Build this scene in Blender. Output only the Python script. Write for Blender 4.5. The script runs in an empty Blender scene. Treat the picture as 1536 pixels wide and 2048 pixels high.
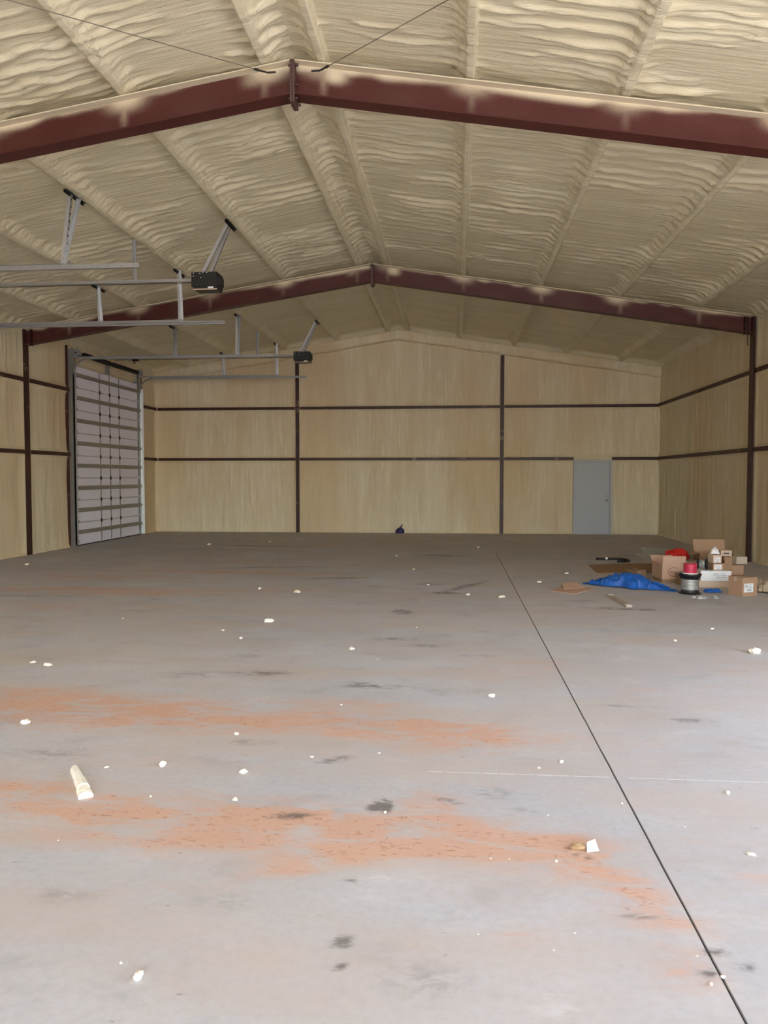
import bpy, bmesh, math, random
import numpy as np
from mathutils import Vector, Matrix

SC = bpy.context.scene
COL = SC.collection
random.seed(7)
R = math.radians

# ------------------------------------------------------------------ camera
FPX, YAW, PITCH, CAMH = 1555.3, 0.09155, 0.04485, 1.658
cam = bpy.data.cameras.new('camera')
cam.sensor_fit = 'HORIZONTAL'
cam.sensor_width = 36.0
cam.lens = 36.0 * FPX / 1536.0
cam.clip_start = 0.05
cam.clip_end = 500
cam_ob = bpy.data.objects.new('camera', cam)
COL.objects.link(cam_ob)
cy, sy, cp, sp = math.cos(YAW), math.sin(YAW), math.cos(PITCH), math.sin(PITCH)
fw = Vector((-sy * cp, cy * cp, -sp))
rt = Vector((cy, sy, 0))
up = rt.cross(fw)
m = Matrix((rt, up, -fw)).transposed().to_4x4()
m.translation = (0, 0, CAMH)
cam_ob.matrix_world = m
SC.camera = cam_ob

# ------------------------------------------------------------------ light
world = bpy.data.worlds.new('sky')
SC.world = world
world.use_nodes = True
wn = world.node_tree
bg = wn.nodes['Background']
sky = wn.nodes.new('ShaderNodeTexSky')
sky.sky_type = 'NISHITA'
sky.sun_disc = False
sky.sun_elevation = R(58)
sky.sun_rotation = R(150)
sky.dust_density = 2.0
wn.links.new(sky.outputs['Color'], bg.inputs['Color'])
bg.inputs['Strength'].default_value = 1.0
sun = bpy.data.lights.new('sun', 'SUN')
sun.energy = 13.5
sun.angle = R(0.6)
sun.color = (1.0, 0.95, 0.88)
sun_ob = bpy.data.objects.new('sun', sun)
COL.objects.link(sun_ob)
# high sun, coming from in front of the building (behind the camera) and the right
d = Vector((-0.42, 0.30, -1.45)).normalized()
sun_ob.rotation_euler = d.to_track_quat('-Z', 'Y').to_euler()
sun_ob.location = (20, -20, 40)

SC.view_settings.view_transform = 'Standard'
SC.view_settings.look = 'None'
SC.view_settings.gamma = 1.0
SC.view_settings.use_curve_mapping = False
SC.view_settings.exposure = 1.22
SC.cycles.max_bounces = 14
SC.cycles.diffuse_bounces = 10
SC.cycles.sample_clamp_indirect = 6.0

# ------------------------------------------------------------------ measures
XL, XR, YB, YF = -9.133, 5.851, 23.072, -7.2
Y1, Y2 = 8.136, 15.786
XRIDGE, ZBT, SLOPE, DEP = -1.683, 5.936, 0.1573, 0.347   # ridge, beam top at ridge, slope, beam depth
Z1, Z2 = 2.196, 3.710                                    # girts
GL = YB - 0.124                                          # girt plane, back wall
DOORZ = 4.31
DOORS = [(17.9, 21.6), (10.2, 13.9)]
PURL = [0.29, 1.81, 3.34, 4.87, 6.37]                    # distance of the purlins from the ridge
def beam_top(x): return ZBT - SLOPE * abs(x - XRIDGE)

# ------------------------------------------------------------------ helpers
def new_mat(name, col, rough=0.7, metal=0.0, spec=0.5):
    mt = bpy.data.materials.new(name)
    mt.use_nodes = True
    b = mt.node_tree.nodes['Principled BSDF']
    b.inputs['Base Color'].default_value = (*col, 1)
    b.inputs['Roughness'].default_value = rough
    b.inputs['Metallic'].default_value = metal
    b.inputs['Specular IOR Level'].default_value = spec
    return mt

class NT:
    def __init__(s, mt):
        s.t = mt.node_tree
        s.b = s.t.nodes['Principled BSDF']
        s.geo = s.t.nodes.new('ShaderNodeNewGeometry')
    def n(s, kind, **kw):
        nd = s.t.nodes.new(kind)
        for k, v in kw.items(): setattr(nd, k, v)
        return nd
    def link(s, a, b): s.t.links.new(a, b)
    def pos(s, scale=(1, 1, 1)):
        mp = s.n('ShaderNodeMapping'); mp.inputs['Scale'].default_value = scale
        s.link(s.geo.outputs['Position'], mp.inputs['Vector'])
        return mp.outputs['Vector']
    def objpos(s, scale=(1, 1, 1)):
        tc = s.n('ShaderNodeTexCoord')
        mp = s.n('ShaderNodeMapping'); mp.inputs['Scale'].default_value = scale
        s.link(tc.outputs['Object'], mp.inputs['Vector'])
        return mp.outputs['Vector']
    def noise(s, vec, scale=1.0, detail=4, rough=0.55, dist=0.0):
        nd = s.n('ShaderNodeTexNoise')
        nd.inputs['Scale'].default_value = scale
        nd.inputs['Detail'].default_value = detail
        nd.inputs['Roughness'].default_value = rough
        nd.inputs['Distortion'].default_value = dist
        s.link(vec, nd.inputs['Vector'])
        return nd.outputs['Fac']
    def ramp(s, fac, a, b, lo=0.0, hi=1.0):
        nd = s.n('ShaderNodeMapRange', interpolation_type='SMOOTHSTEP')
        nd.inputs['From Min'].default_value = a; nd.inputs['From Max'].default_value = b
        nd.inputs['To Min'].default_value = lo; nd.inputs['To Max'].default_value = hi
        s.link(fac, nd.inputs['Value'])
        return nd.outputs['Result']
    def math(s, op, a, b=None, clamp=False):
        nd = s.n('ShaderNodeMath', operation=op, use_clamp=clamp)
        for i, v in enumerate((a, b)):
            if v is None: continue
            if isinstance(v, (int, float)): nd.inputs[i].default_value = v
            else: s.link(v, nd.inputs[i])
        return nd.outputs[0]
    def mix(s, fac, a, b, blend='MIX'):
        nd = s.n('ShaderNodeMix', data_type='RGBA', blend_type=blend)
        for k, v in (('Factor', fac), ('A', a), ('B', b)):
            sock = [i for i in nd.inputs if i.name == k and (i.type == 'RGBA' if k != 'Factor' else i.type == 'VALUE')][0]
            if isinstance(v, (int, float)): sock.default_value = v
            elif isinstance(v, tuple): sock.default_value = (*v, 1)
            else: s.link(v, sock)
        return [o for o in nd.outputs if o.type == 'RGBA'][0]
    def attr(s, name):
        nd = s.n('ShaderNodeAttribute', attribute_name=name)
        return nd.outputs['Fac']
    def bump(s, h, strength=0.3, dist=0.01):
        nd = s.n('ShaderNodeBump')
        nd.inputs['Strength'].default_value = strength
        nd.inputs['Distance'].default_value = dist
        s.link(h, nd.inputs['Height'])
        s.link(nd.outputs['Normal'], s.b.inputs['Normal'])
    def color(s, c): s.link(c, s.b.inputs['Base Color'])

def foam_mat(name, a, b, c, streak=(1, 1, 1)):
    mt = new_mat(name, a, 0.62, spec=0.35)
    k = NT(mt)
    n1 = k.noise(k.pos(streak), 1.3, 5)
    n2 = k.noise(k.pos(tuple(v * 6 for v in streak)), 1.0, 3)
    col = k.mix(k.ramp(n1, 0.35, 0.65), a, b)
    col = k.mix(k.ramp(n2, 0.5, 0.75, 0, 0.6), col, c)
    if 'wall' in name:
        col = k.mix(k.ramp(k.noise(k.pos((1, 1, 0.35)), 0.35, 3), 0.42, 0.60, 0, 0.6), col, (0.66, 0.50, 0.30))
    k.color(col)
    h = k.noise(k.pos(), 60, 5, 0.65)
    if 'ceiling' in name:
        ln = k.noise(k.pos((0.9, 11, 0.9)), 1.0, 6, 0.62, 0.15)
        h = k.math('ADD', k.math('MULTIPLY', h, 0.35), k.math('MULTIPLY', ln, 2.6))
        k.bump(h, 0.6, 0.016)
    else:
        k.bump(h, 0.45, 0.012)
    return mt

M = {}
M['foam_ceiling'] = foam_mat('ceiling spray foam', (0.66, 0.59, 0.415), (0.71, 0.65, 0.475), (0.76, 0.705, 0.545), (0.35, 2.2, 1))
M['foam_wall'] = foam_mat('wall spray foam', (0.67, 0.58, 0.41), (0.73, 0.655, 0.49), (0.86, 0.81, 0.66), (2.6, 2.6, 0.22))
M['foam_scrap'] = foam_mat('foam scrap', (0.86, 0.80, 0.64), (0.90, 0.86, 0.74), (0.92, 0.90, 0.82))

def steel_mat(name, use_attr):
    mt = new_mat(name, (0.09, 0.022, 0.02), 0.5, spec=0.4)
    k = NT(mt)
    n = k.noise(k.pos(), 3, 4)
    base = k.mix(n, (0.058, 0.010, 0.009), (0.080, 0.015, 0.014))
    if use_attr:
        fine = k.noise(k.pos(), 140, 3, 0.7)
        a = k.math('ADD', k.attr('foam'), k.math('MULTIPLY', k.math('SUBTRACT', fine, 0.5), 0.30))
        fac = k.ramp(a, 0.05, 1.05)
    else:
        f = k.noise(k.pos((1, 1, 2)), 2.2, 5, 0.7)
        base = k.mix(0.55, base, (0.012, 0.005, 0.004))
        fac = k.ramp(f, 0.58, 0.80, 0, 0.55)
    k.color(k.mix(fac, base, (0.66, 0.58, 0.42)))
    k.link(k.ramp(fac, 0, 1, 0.45, 0.75), k.b.inputs['Roughness'])
    return mt
M['steel'] = steel_mat('red oxide primed steel with overspray', True)
M['girt'] = steel_mat('primed girt steel', False)
M['steel_bare'] = new_mat('dark primed plate', (0.045, 0.012, 0.011), 0.5)

def galv_mat(name, col, rough, metal=0.85):
    mt = new_mat(name, col, rough, metal)
    k = NT(mt)
    n = k.noise(k.objpos((6, 6, 6)), 4, 3)
    k.color(k.mix(n, tuple(v * 0.8 for v in col), tuple(min(1, v * 1.15) for v in col)))
    return mt
M['galv'] = galv_mat('galvanised steel', (0.55, 0.57, 0.60), 0.42)
M['galv_dull'] = galv_mat('dull galvanised steel', (0.36, 0.36, 0.36), 0.55, 0.6)
M['galv_glare'] = galv_mat('galvanised steel with painted glare', (0.80, 0.84, 0.90), 0.35, 0.5)  # paler copy of the galvanised steel, reflected daylight put into its colour
M['strut'] = galv_mat('strut steel', (0.34, 0.33, 0.31), 0.55, 0.6)
M['door_panel'] = new_mat('white door sheet', (0.82, 0.82, 0.98), 0.4)
M['black'] = new_mat('black plastic', (0.008, 0.008, 0.009), 0.45)
M['dark_steel'] = new_mat('oiled spring steel', (0.02, 0.018, 0.017), 0.5, 0.5)
M['rod'] = new_mat('dusty rod steel', (0.17, 0.14, 0.11), 0.6, 0.3)
M['plate'] = new_mat('dusty primed plate', (0.085, 0.04, 0.034), 0.6)
M['white'] = new_mat('white label', (0.80, 0.80, 0.82), 0.6)
M['ink'] = new_mat('printing ink', (0.05, 0.05, 0.06), 0.7)
M['brown_ink'] = new_mat('carton print', (0.13, 0.05, 0.035), 0.8)
M['entry_door'] = new_mat('grey primed door', (0.42, 0.45, 0.50), 0.45)
M['chrome'] = new_mat('polished knob', (0.7, 0.7, 0.72), 0.2, 1.0)
M['joint'] = new_mat('joint dirt', (0.06, 0.055, 0.05), 0.9)
M['chalk'] = new_mat('chalk', (0.75, 0.75, 0.75), 0.9)

def card_mat(name, a, b):
    mt = new_mat(name, a, 0.8, spec=0.2)
    k = NT(mt)
    n = k.noise(k.objpos((3, 3, 3)), 5, 4)
    k.color(k.mix(n, a, b))
    k.bump(k.noise(k.objpos((90, 90, 4)), 2, 2), 0.1, 0.003)
    return mt
M['card'] = card_mat('brown cardboard', (0.37, 0.23, 0.145), (0.44, 0.28, 0.18))
M['card_pink'] = card_mat('pinkish cardboard', (0.50, 0.32, 0.23), (0.56, 0.37, 0.27))
M['card_dark'] = card_mat('dark cardboard', (0.27, 0.17, 0.10), (0.33, 0.21, 0.125))
M['card_grey'] = card_mat('greyish cardboard', (0.45, 0.38, 0.30), (0.52, 0.44, 0.36))
M['card_tan'] = card_mat('tan cardboard', (0.58, 0.44, 0.33), (0.64, 0.50, 0.38))
M['tape'] = new_mat('packing tape', (0.48, 0.36, 0.26), 0.3)
M['tarp'] = new_mat('blue plastic sheet', (0.008, 0.095, 0.40), 0.2)
_b = M['tarp'].node_tree.nodes['Principled BSDF']; _b.inputs['Coat Weight'].default_value = 0.4; _b.inputs['Coat Roughness'].default_value = 0.12
M['tarp_dark'] = new_mat('dark blue plastic', (0.02, 0.015, 0.11), 0.4)
M['red_plastic'] = new_mat('red plastic sheet', (0.50, 0.012, 0.010), 0.4)
M['pink_reel'] = new_mat('pink red wire', (0.55, 0.025, 0.07), 0.35)
M['silver_wrap'] = galv_mat('clear wrapped wire', (0.50, 0.52, 0.52), 0.25, 0.7)
M['paper'] = card_mat('kraft packing paper', (0.40, 0.30, 0.20), (0.52, 0.42, 0.30))
M['paper_white'] = new_mat('white paper', (0.78, 0.77, 0.78), 0.7)
M['wood'] = card_mat('weathered wood', (0.34, 0.27, 0.21), (0.44, 0.36, 0.28))
M['film'] = new_mat('clear plastic film', (0.62, 0.62, 0.60), 0.2)
M['film'].node_tree.nodes['Principled BSDF'].inputs['Transmission Weight'].default_value = 0.35
M['strip_metal'] = galv_mat('grey green metal strips', (0.46, 0.45, 0.37), 0.45, 0.3)
M['cup_brown'] = new_mat('plain tan foam', (0.42, 0.27, 0.14), 0.8)  # one even tan for the lump at the torn card

def tag(o, label=None, cat=None, group=None, kind=None):
    if label: o['label'] = label
    if cat: o['category'] = cat
    if group: o['group'] = group
    if kind: o['kind'] = kind
    return o

def link(name, me, mat, parent=None, smooth=False):
    if mat is not None and not me.materials: me.materials.append(mat)
    if smooth: me.shade_smooth()
    o = bpy.data.objects.new(name, me)
    COL.objects.link(o)
    if parent is not None:
        o.parent = parent
        o.matrix_parent_inverse = Matrix.Translation(-parent.location) if parent.rotation_euler.z == 0 else parent.matrix_basis.inverted()
    return o

def empty(name, loc, rz=0.0):
    o = bpy.data.objects.new(name, None)
    o.empty_display_size = 0.2
    o.location = loc
    o.rotation_euler = (0, 0, rz)
    COL.objects.link(o)
    return o

class MB:
    """collects simple solids (world coordinates) and links them as ONE mesh object"""
    def __init__(s): s.v = []; s.f = []
    def add(s, vs, fs):
        o = len(s.v)
        s.v += [tuple(v) for v in vs]
        s.f += [tuple(i + o for i in f) for f in fs]
        return s
    def box(s, c, size, rot=None):
        h = [v / 2 for v in size]
        vs = [Vector((x * h[0], y * h[1], z * h[2])) for z in (-1, 1) for y in (-1, 1) for x in (-1, 1)]
        if rot is not None:
            mm = rot if isinstance(rot, Matrix) else Matrix.Rotation(rot, 3, 'Z')
            vs = [mm @ v for v in vs]
        c = Vector(c)
        return s.add([v + c for v in vs], [(0, 2, 3, 1), (4, 5, 7, 6), (0, 1, 5, 4), (2, 6, 7, 3), (0, 4, 6, 2), (1, 3, 7, 5)])
    def bb(s, x0, x1, y0, y1, z0, z1):
        return s.box(((x0 + x1) / 2, (y0 + y1) / 2, (z0 + z1) / 2), (abs(x1 - x0), abs(y1 - y0), abs(z1 - z0)))
    def prism(s, prof, a, b, side, upv):
        """profile [(p,q)] in the (side, up) plane swept from a to b"""
        a, b, side, upv = Vector(a), Vector(b), Vector(side), Vector(upv)
        n = len(prof)
        vs = [a + side * p + upv * q for p, q in prof] + [b + side * p + upv * q for p, q in prof]
        fs = [(i, (i + 1) % n, n + (i + 1) % n, n + i) for i in range(n)]
        fs += [tuple(reversed(range(n))), tuple(range(n, 2 * n))]
        return s.add(vs, fs)
    def tube(s, pts, r, seg=8, caps=True):
        pts = [Vector(p) for p in pts]
        rs = r if isinstance(r, (list, tuple)) else [r] * len(pts)
        vs, fs = [], []
        ref = None
        for i, p in enumerate(pts):
            t = (pts[min(i + 1, len(pts) - 1)] - pts[max(i - 1, 0)]).normalized()
            if ref is None:
                ref = t.orthogonal().normalized()
            ref = (ref - t * ref.dot(t)).normalized()
            bi = t.cross(ref)
            for k in range(seg):
                an = 2 * math.pi * k / seg
                vs.append(p + (ref * math.cos(an) + bi * math.sin(an)) * rs[i])
        for i in range(len(pts) - 1):
            for k in range(seg):
                k2 = (k + 1) % seg
                fs.append((i * seg + k, i * seg + k2, (i + 1) * seg + k2, (i + 1) * seg + k))
        if caps:
            fs.append(tuple(reversed(range(seg))))
            fs.append(tuple(range((len(pts) - 1) * seg, len(pts) * seg)))
        return s.add(vs, fs)
    def lathe(s, prof, c, axis=(0, 0, 1), seg=20):
        axis = Vector(axis).normalized()
        a = axis.orthogonal().normalized(); b = axis.cross(a)
        c = Vector(c)
        vs, fs = [], []
        for r, h in prof:
            for k in range(seg):
                an = 2 * math.pi * k / seg
                vs.append(c + axis * h + (a * math.cos(an) + b * math.sin(an)) * r)
        for i in range(len(prof) - 1):
            for k in range(seg):
                k2 = (k + 1) % seg
                fs.append((i * seg + k, i * seg + k2, (i + 1) * seg + k2, (i + 1) * seg + k))
        fs.append(tuple(reversed(range(seg))))
        fs.append(tuple(range((len(prof) - 1) * seg, len(prof) * seg)))
        return s.add(vs, fs)
    def build(s, name, mat, parent=None, smooth=False, bevel=0.0):
        me = bpy.data.meshes.new(name)
        off = Vector((0, 0, 0))
        vs = np.array(s.v, dtype=float)
        if parent is None:
            lo, hi = vs.min(0), vs.max(0)
            off = Vector(((lo[0] + hi[0]) / 2, (lo[1] + hi[1]) / 2, lo[2]))
            vs = vs - np.array(off)
        me.from_pydata(vs.tolist(), [], s.f)
        bm = bmesh.new(); bm.from_mesh(me)
        bmesh.ops.recalc_face_normals(bm, faces=bm.faces)
        if bevel:
            bmesh.ops.bevel(bm, geom=list(bm.edges), offset=bevel, segments=1, affect='EDGES')
        bm.to_mesh(me); bm.free()
        o = link(name, me, mat, parent, smooth)
        if parent is None: o.location = off
        return o

# smooth value noise
_tab = np.random.RandomState(11).rand(256, 256) * 2 - 1
def vn(x, y, seed=0):
    x = np.asarray(x, float) + seed * 17.31; y = np.asarray(y, float) + seed * 9.17
    xi = np.floor(x).astype(int); yi = np.floor(y).astype(int)
    fx = x - xi; fy = y - yi
    fx = fx * fx * fx * (fx * (fx * 6 - 15) + 10); fy = fy * fy * fy * (fy * (fy * 6 - 15) + 10)
    t = lambda i, j: _tab[i % 256, j % 256]
    a = t(xi, yi) * (1 - fx) + t(xi + 1, yi) * fx
    b = t(xi, yi + 1) * (1 - fx) + t(xi + 1, yi + 1) * fx
    return a * (1 - fy) + b * fy
def sst(a, b, x):
    t = np.clip((x - a) / (b - a), 0, 1)
    return t * t * (3 - 2 * t)

def grid_mesh(name, P, mat, parent=None, attrs=None, flip=False):
    """P: (n, m, 3) array of points -> one quad grid mesh object"""
    n, k = P.shape[:2]
    idx = np.arange(n * k).reshape(n, k)
    q = np.stack([idx[:-1, :-1], idx[1:, :-1], idx[1:, 1:], idx[:-1, 1:]], -1).reshape(-1, 4)
    if flip: q = q[:, ::-1]
    return raw_mesh(name, P.reshape(-1, 3), q, mat, parent, attrs)
def raw_mesh(name, V, q, mat, parent=None, attrs=None):
    me = bpy.data.meshes.new(name)
    me.vertices.add(len(V))
    me.vertices.foreach_set('co', np.ascontiguousarray(V, dtype=np.float32).ravel())
    me.loops.add(q.size)
    me.loops.foreach_set('vertex_index', np.ascontiguousarray(q, dtype=np.int32).ravel())
    me.polygons.add(len(q))
    me.polygons.foreach_set('loop_start', np.arange(0, q.size, 4, dtype=np.int32))
    me.polygons.foreach_set('loop_total', np.full(len(q), 4, dtype=np.int32))
    me.update(calc_edges=True)
    for nm, arr in (attrs or {}).items():
        at = me.attributes.new(nm, 'FLOAT', 'POINT')
        at.data.foreach_set('value', np.ascontiguousarray(arr, dtype=np.float32).ravel())
    return link(name, me, mat, parent, True)

# ------------------------------------------------------------------ floor
JX, JW, JY = 0.887, 0.0055, 17.2
def floor_grid(xs, ys):
    X, Y = np.meshgrid(xs, ys, indexing='ij')
    dust = np.zeros_like(X); dark = np.zeros_like(X); pale = np.zeros_like(X)
    def g(cx, cy, sx, sy_, rot=0.0):
        c, s_ = math.cos(rot), math.sin(rot)
        dx, dy = X - cx, Y - cy
        u = (dx * c + dy * s_) / sx; v = (-dx * s_ + dy * c) / sy_
        return np.exp(-(u * u + v * v))
    for a in DUST: dust += a[4] * g(*a[:4], a[5] if len(a) > 5 else 0)
    for a in DARK: dark += a[4] * g(*a[:4], a[5] if len(a) > 5 else 0)
    for a in PALE: pale += a[4] * g(*a[:4], a[5] if len(a) > 5 else 0)
    return X, Y, dust, dark, pale
# red dirt tracked over the slab: x, y, half width, half length, strength, rotation
DUST = [(-3.0, 18.5, 6.0, 3.5, 0.22), (-4.5, 14.0, 4.0, 2.0, 0.3), (-6.0, 9.0, 2.0, 2.0, 0.25), (-1.5, 3.6, 1.8, 0.35, 0.22), (-1.8, 5.2, 2.0, 0.5, 0.25), (0.3, 3.1, 0.7, 0.5, 0.15),
    (-0.75, 3.62, 0.55, 0.20, 0.9), (-0.30, 3.42, 0.40, 0.12, 1.0), (0.30, 3.50, 0.38, 0.16, 1.1), (0.62, 3.28, 0.22, 0.12, 1.0, -0.7),
    (-1.7, 3.68, 0.7, 0.22, 0.65), (-2.5, 3.85, 0.6, 0.2, 0.7), (-1.2, 3.35, 0.5, 0.15, 0.5), (-0.55, 3.24, 0.25, 0.08, 0.7, 0.5),
    (0.72, 2.98, 0.25, 0.14, 0.7, -0.5), (0.78, 2.62, 0.14, 0.12, 0.7), (1.32, 3.27, 0.16, 0.07, 0.6), (0.27, 2.78, 0.12, 0.06, 0.5),
    (-0.1, 3.85, 0.22, 0.25, 0.6), (-1.0, 3.05, 0.5, 0.12, 0.25, 0.4), (-0.75, 2.6, 0.3, 0.18, 0.25),
    (-3.4, 5.5, 0.9, 0.35, 0.8), (-2.2, 5.35, 0.8, 0.3, 0.6), (-1.4, 5.1, 0.8, 0.25, 0.65), (-0.4, 5.05, 0.6, 0.25, 0.8), (0.25, 4.95, 0.45, 0.25, 0.7),
    (1.05, 4.9, 0.3, 0.15, 0.35), (-0.7, 5.6, 0.5, 0.2, 0.5), (0.6, 7.0, 0.5, 0.35, 0.5), (0.4, 6.5, 0.5, 0.2, 0.3),
    (1.4, 6.1, 0.4, 0.2, 0.35), (-5.5, 11.0, 2.2, 0.22, 0.9, 0.03), (-4.3, 10.6, 1.4, 0.18, 0.7), (-4.0, 13.2, 2.2, 0.15, 0.9, -0.02), (-6.5, 12.4, 2.0, 0.5, 0.45),
    (-2.5, 11.2, 0.9, 0.4, 0.35), (-0.6, 9.6, 0.8, 0.5, 0.25), (-2.9, 5.0, 0.8, 0.3, 0.4), (-3.0, 8.0, 1.5, 1.0, 0.12), (0.2, 8.8, 1.0, 0.8, 0.15),
    (-5.0, 9.5, 1.2, 0.5, 0.3), (1.3, 13.5, 1.0, 0.6, 0.2), (2.5, 7.0, 0.8, 0.8, 0.2), (3.2, 9.5, 1.2, 0.6, 0.25),
    (-1.8, 4.4, 0.6, 0.25, 0.3), (-0.1, 4.5, 0.5, 0.25, 0.3), (-2.2, 3.2, 0.6, 0.2, 0.25)]
DARK = [
    (-0.37, 3.83, 0.05, 0.08, 1.7), (-0.80, 3.68, 0.11, 0.035, 1.0, 0.15), (-0.05, 3.93, 0.09, 0.03, 0.7, -0.3), (0.36, 3.84, 0.07, 0.02, 0.8, -0.2),
    (-0.43, 3.08, 0.035, 0.03, 0.9), (-0.40, 2.68, 0.04, 0.035, 1.0), (-0.39, 2.55, 0.025, 0.02, 1.0), (-0.5, 6.05, 0.22, 0.06, 0.5), (-1.6, 6.4, 0.3, 0.12, 0.5),
    (-2.2, 6.3, 0.35, 0.15, 0.35), (-0.75, 6.1, 0.18, 0.10, 0.55), (-1.9, 7.0, 0.25, 0.1, 0.4), (-0.6, 7.9, 0.3, 0.1, 0.5), (-0.3, 7.6, 0.3, 0.12, 0.45),
    (-0.65, 9.5, 0.12, 0.2, 0.9, 0.5), (0.15, 11.8, 0.10, 0.75, 0.8, -0.5), (-0.1, 11.1, 0.35, 0.08, 0.8), (-1.9, 12.6, 0.7, 0.12, 0.6, 0.2), (-0.4, 12.0, 0.3, 0.1, 0.5),
    (-0.3, 16.5, 0.5, 0.2, 0.6), (-4.5, 18.3, 1.4, 0.12, 0.8, -0.1), (-5.5, 17.4, 1.6, 0.1, 0.5, -0.1), (-3.4, 14.0, 1.0, 0.12, 0.6, 0.2),
    (-1.3, 4.7, 0.25, 0.07, 0.35), (-2.4, 4.4, 0.3, 0.12, 0.35), (-0.7, 4.45, 0.12, 0.05, 0.6, 0.6), (0.55, 3.42, 0.10, 0.02, 0.8, -0.8), (0.7, 2.95, 0.1, 0.02, 0.6),
    (0.9, 2.75, 0.06, 0.02, 0.9, -0.3), (0.72, 2.72, 0.05, 0.015, 0.8), (0.85, 2.62, 0.05, 0.02, 0.8, -0.5), (0.98, 2.66, 0.035, 0.02, 0.7), (-1.55, 2.9, 0.2, 0.08, 0.3),
    (2.0, 10.0, 0.5, 0.1, 0.5), (1.7, 10.6, 0.3, 0.1, 0.4), (2.3, 9.9, 0.35, 0.05, 0.7, -0.1), (1.6, 5.4, 0.2, 0.06, 0.5), (1.2, 5.7, 0.3, 0.05, 0.4),
    (0.2, 7.2, 0.3, 0.1, 0.3), (0.2, 4.05, 0.15, 0.1, 0.35), (-3.2, 4.6, 0.35, 0.18, 0.3), (-0.9, 2.9, 0.15, 0.08, 0.3), (-0.1, 2.5, 0.2, 0.12, 0.3),
    (1.9, 3.9, 0.1, 0.05, 0.3), (-6.0, 10.3, 1.2, 0.12, 0.4), (-3.9, 9.3, 0.5, 0.12, 0.35), (-2.9, 8.9, 0.5, 0.1, 0.3)]
PALE = [(-0.28, 3.13, 0.10, 0.04, 1.2), (-0.36, 3.16, 0.05, 0.03, 1.0), (0.35, 2.42, 0.10, 0.12, 0.5), (-0.6, 3.2, 0.1, 0.05, 0.4), (1.2, 4.4, 0.8, 0.5, 0.35), (1.3, 3.4, 0.5, 0.6, 0.4), (0.3, 2.3, 0.5, 0.3, 0.3), (1.2, 2.6, 0.5, 0.4, 0.3), (-1.6, 4.75, 0.5, 0.2, 0.3)]

fm = new_mat('stained concrete', (0.42, 0.41, 0.40), 0.75, spec=0.18)
k = NT(fm)
n_big = k.noise(k.pos(), 0.55, 5, 0.55)
n_mid = k.noise(k.pos((0.7, 1, 1)), 2.6, 6, 0.62, 0.4)
n_fin = k.noise(k.pos(), 26, 4, 0.6)
c = k.mix(k.ramp(n_big, 0.3, 0.7), (0.46, 0.465, 0.49), (0.54, 0.545, 0.575))
c = k.mix(k.ramp(n_mid, 0.52, 0.75, 0, 0.7), c, (0.35, 0.35, 0.365))
c = k.mix(k.ramp(n_mid, 0.46, 0.28, 0, 0.5), c, (0.60, 0.60, 0.61))
c = k.mix(k.ramp(n_fin, 0.35, 0.8, 0, 0.25), c, (0.28, 0.26, 0.25))
# faint tan film everywhere
film = k.ramp(k.noise(k.pos((0.5, 1.6, 1)), 0.9, 6, 0.65), 0.33, 0.66, 0.05, 0.62)
c = k.mix(film, c, (0.51, 0.43, 0.37))
dn = k.noise(k.pos((0.6, 1.6, 1)), 4.2, 7, 0.68, 0.6)
da = k.math('MULTIPLY', k.attr('dust'), k.ramp(dn, 0.28, 0.74, 0.12, 1.45))
c = k.mix(k.ramp(da, 0.05, 0.95, 0, 0.85), c, (0.60, 0.36, 0.25))
clump = k.noise(k.pos((1.0, 1.7, 1)), 21, 4, 0.6, 0.8)
cl = k.math('MULTIPLY', k.ramp(da, 0.35, 0.9), k.ramp(clump, 0.56, 0.66))
c = k.mix(k.math('MULTIPLY', cl, 0.55), c, (0.42, 0.235, 0.15))
dk = k.math('MULTIPLY', k.attr('dark'), k.ramp(k.noise(k.pos((0.8, 1.5, 1)), 9, 7, 0.75, 0.5), 0.36, 0.58, 0.1, 1.4))
c = k.mix(k.ramp(dk, 0.05, 0.9, 0, 0.8), c, (0.13, 0.115, 0.10))
pl = k.math('MULTIPLY', k.attr('pale'), k.ramp(k.noise(k.pos((0.8, 1.8, 1)), 5, 6, 0.7), 0.4, 0.62))
c = k.mix(k.ramp(pl, 0.1, 1.1, 0, 0.6), c, (0.66, 0.66, 0.68))
# scattered dark specks and scuffs
sk = k.noise(k.pos((1, 2.2, 1)), 13, 3, 0.5)
c = k.mix(k.ramp(sk, 0.70, 0.78, 0, 0.55), c, (0.20, 0.17, 0.15))
k.color(c)
hh = k.math('ADD', k.math('MULTIPLY', n_fin, 0.25), k.math('MULTIPLY', cl, 0.8))
k.bump(hh, 0.35, 0.012)
k.link(k.ramp(n_mid, 0.3, 0.7, 0.68, 0.85), k.b.inputs['Roughness'])
M['floor'] = fm

ys = np.concatenate([np.arange(YF, 1.5, 0.3), np.arange(1.5, 6, 0.04), np.arange(6, 14, 0.08), np.arange(14, YB + 0.3, 0.15)])
def floor_piece(xs_, name='floor', parent=None):
    xs_ = np.array(xs_)
    X, Y, du, dk_, pa = floor_grid(xs_, ys)
    Z = np.zeros_like(X)
    return X, Y, Z, du, dk_, pa
xs = np.concatenate([np.arange(-9.5, -4.5, 0.12), np.arange(-4.5, JX - 0.02, 0.04), [JX - JW, JX - JW * 0.5, JX + JW * 0.5, JX + JW], np.arange(JX + 0.03, 2.6, 0.04), np.arange(2.6, 6.3, 0.12)])
X, Y, Z, du, dk_, pa = floor_piece(xs)
groove = (np.abs(X - JX) < JW * 0.75)
wob = 0.0012 * vn(Y / 0.15, Y * 0, 3)
X = X + np.where(np.abs(X - JX) < JW * 1.2, wob, 0)
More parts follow.
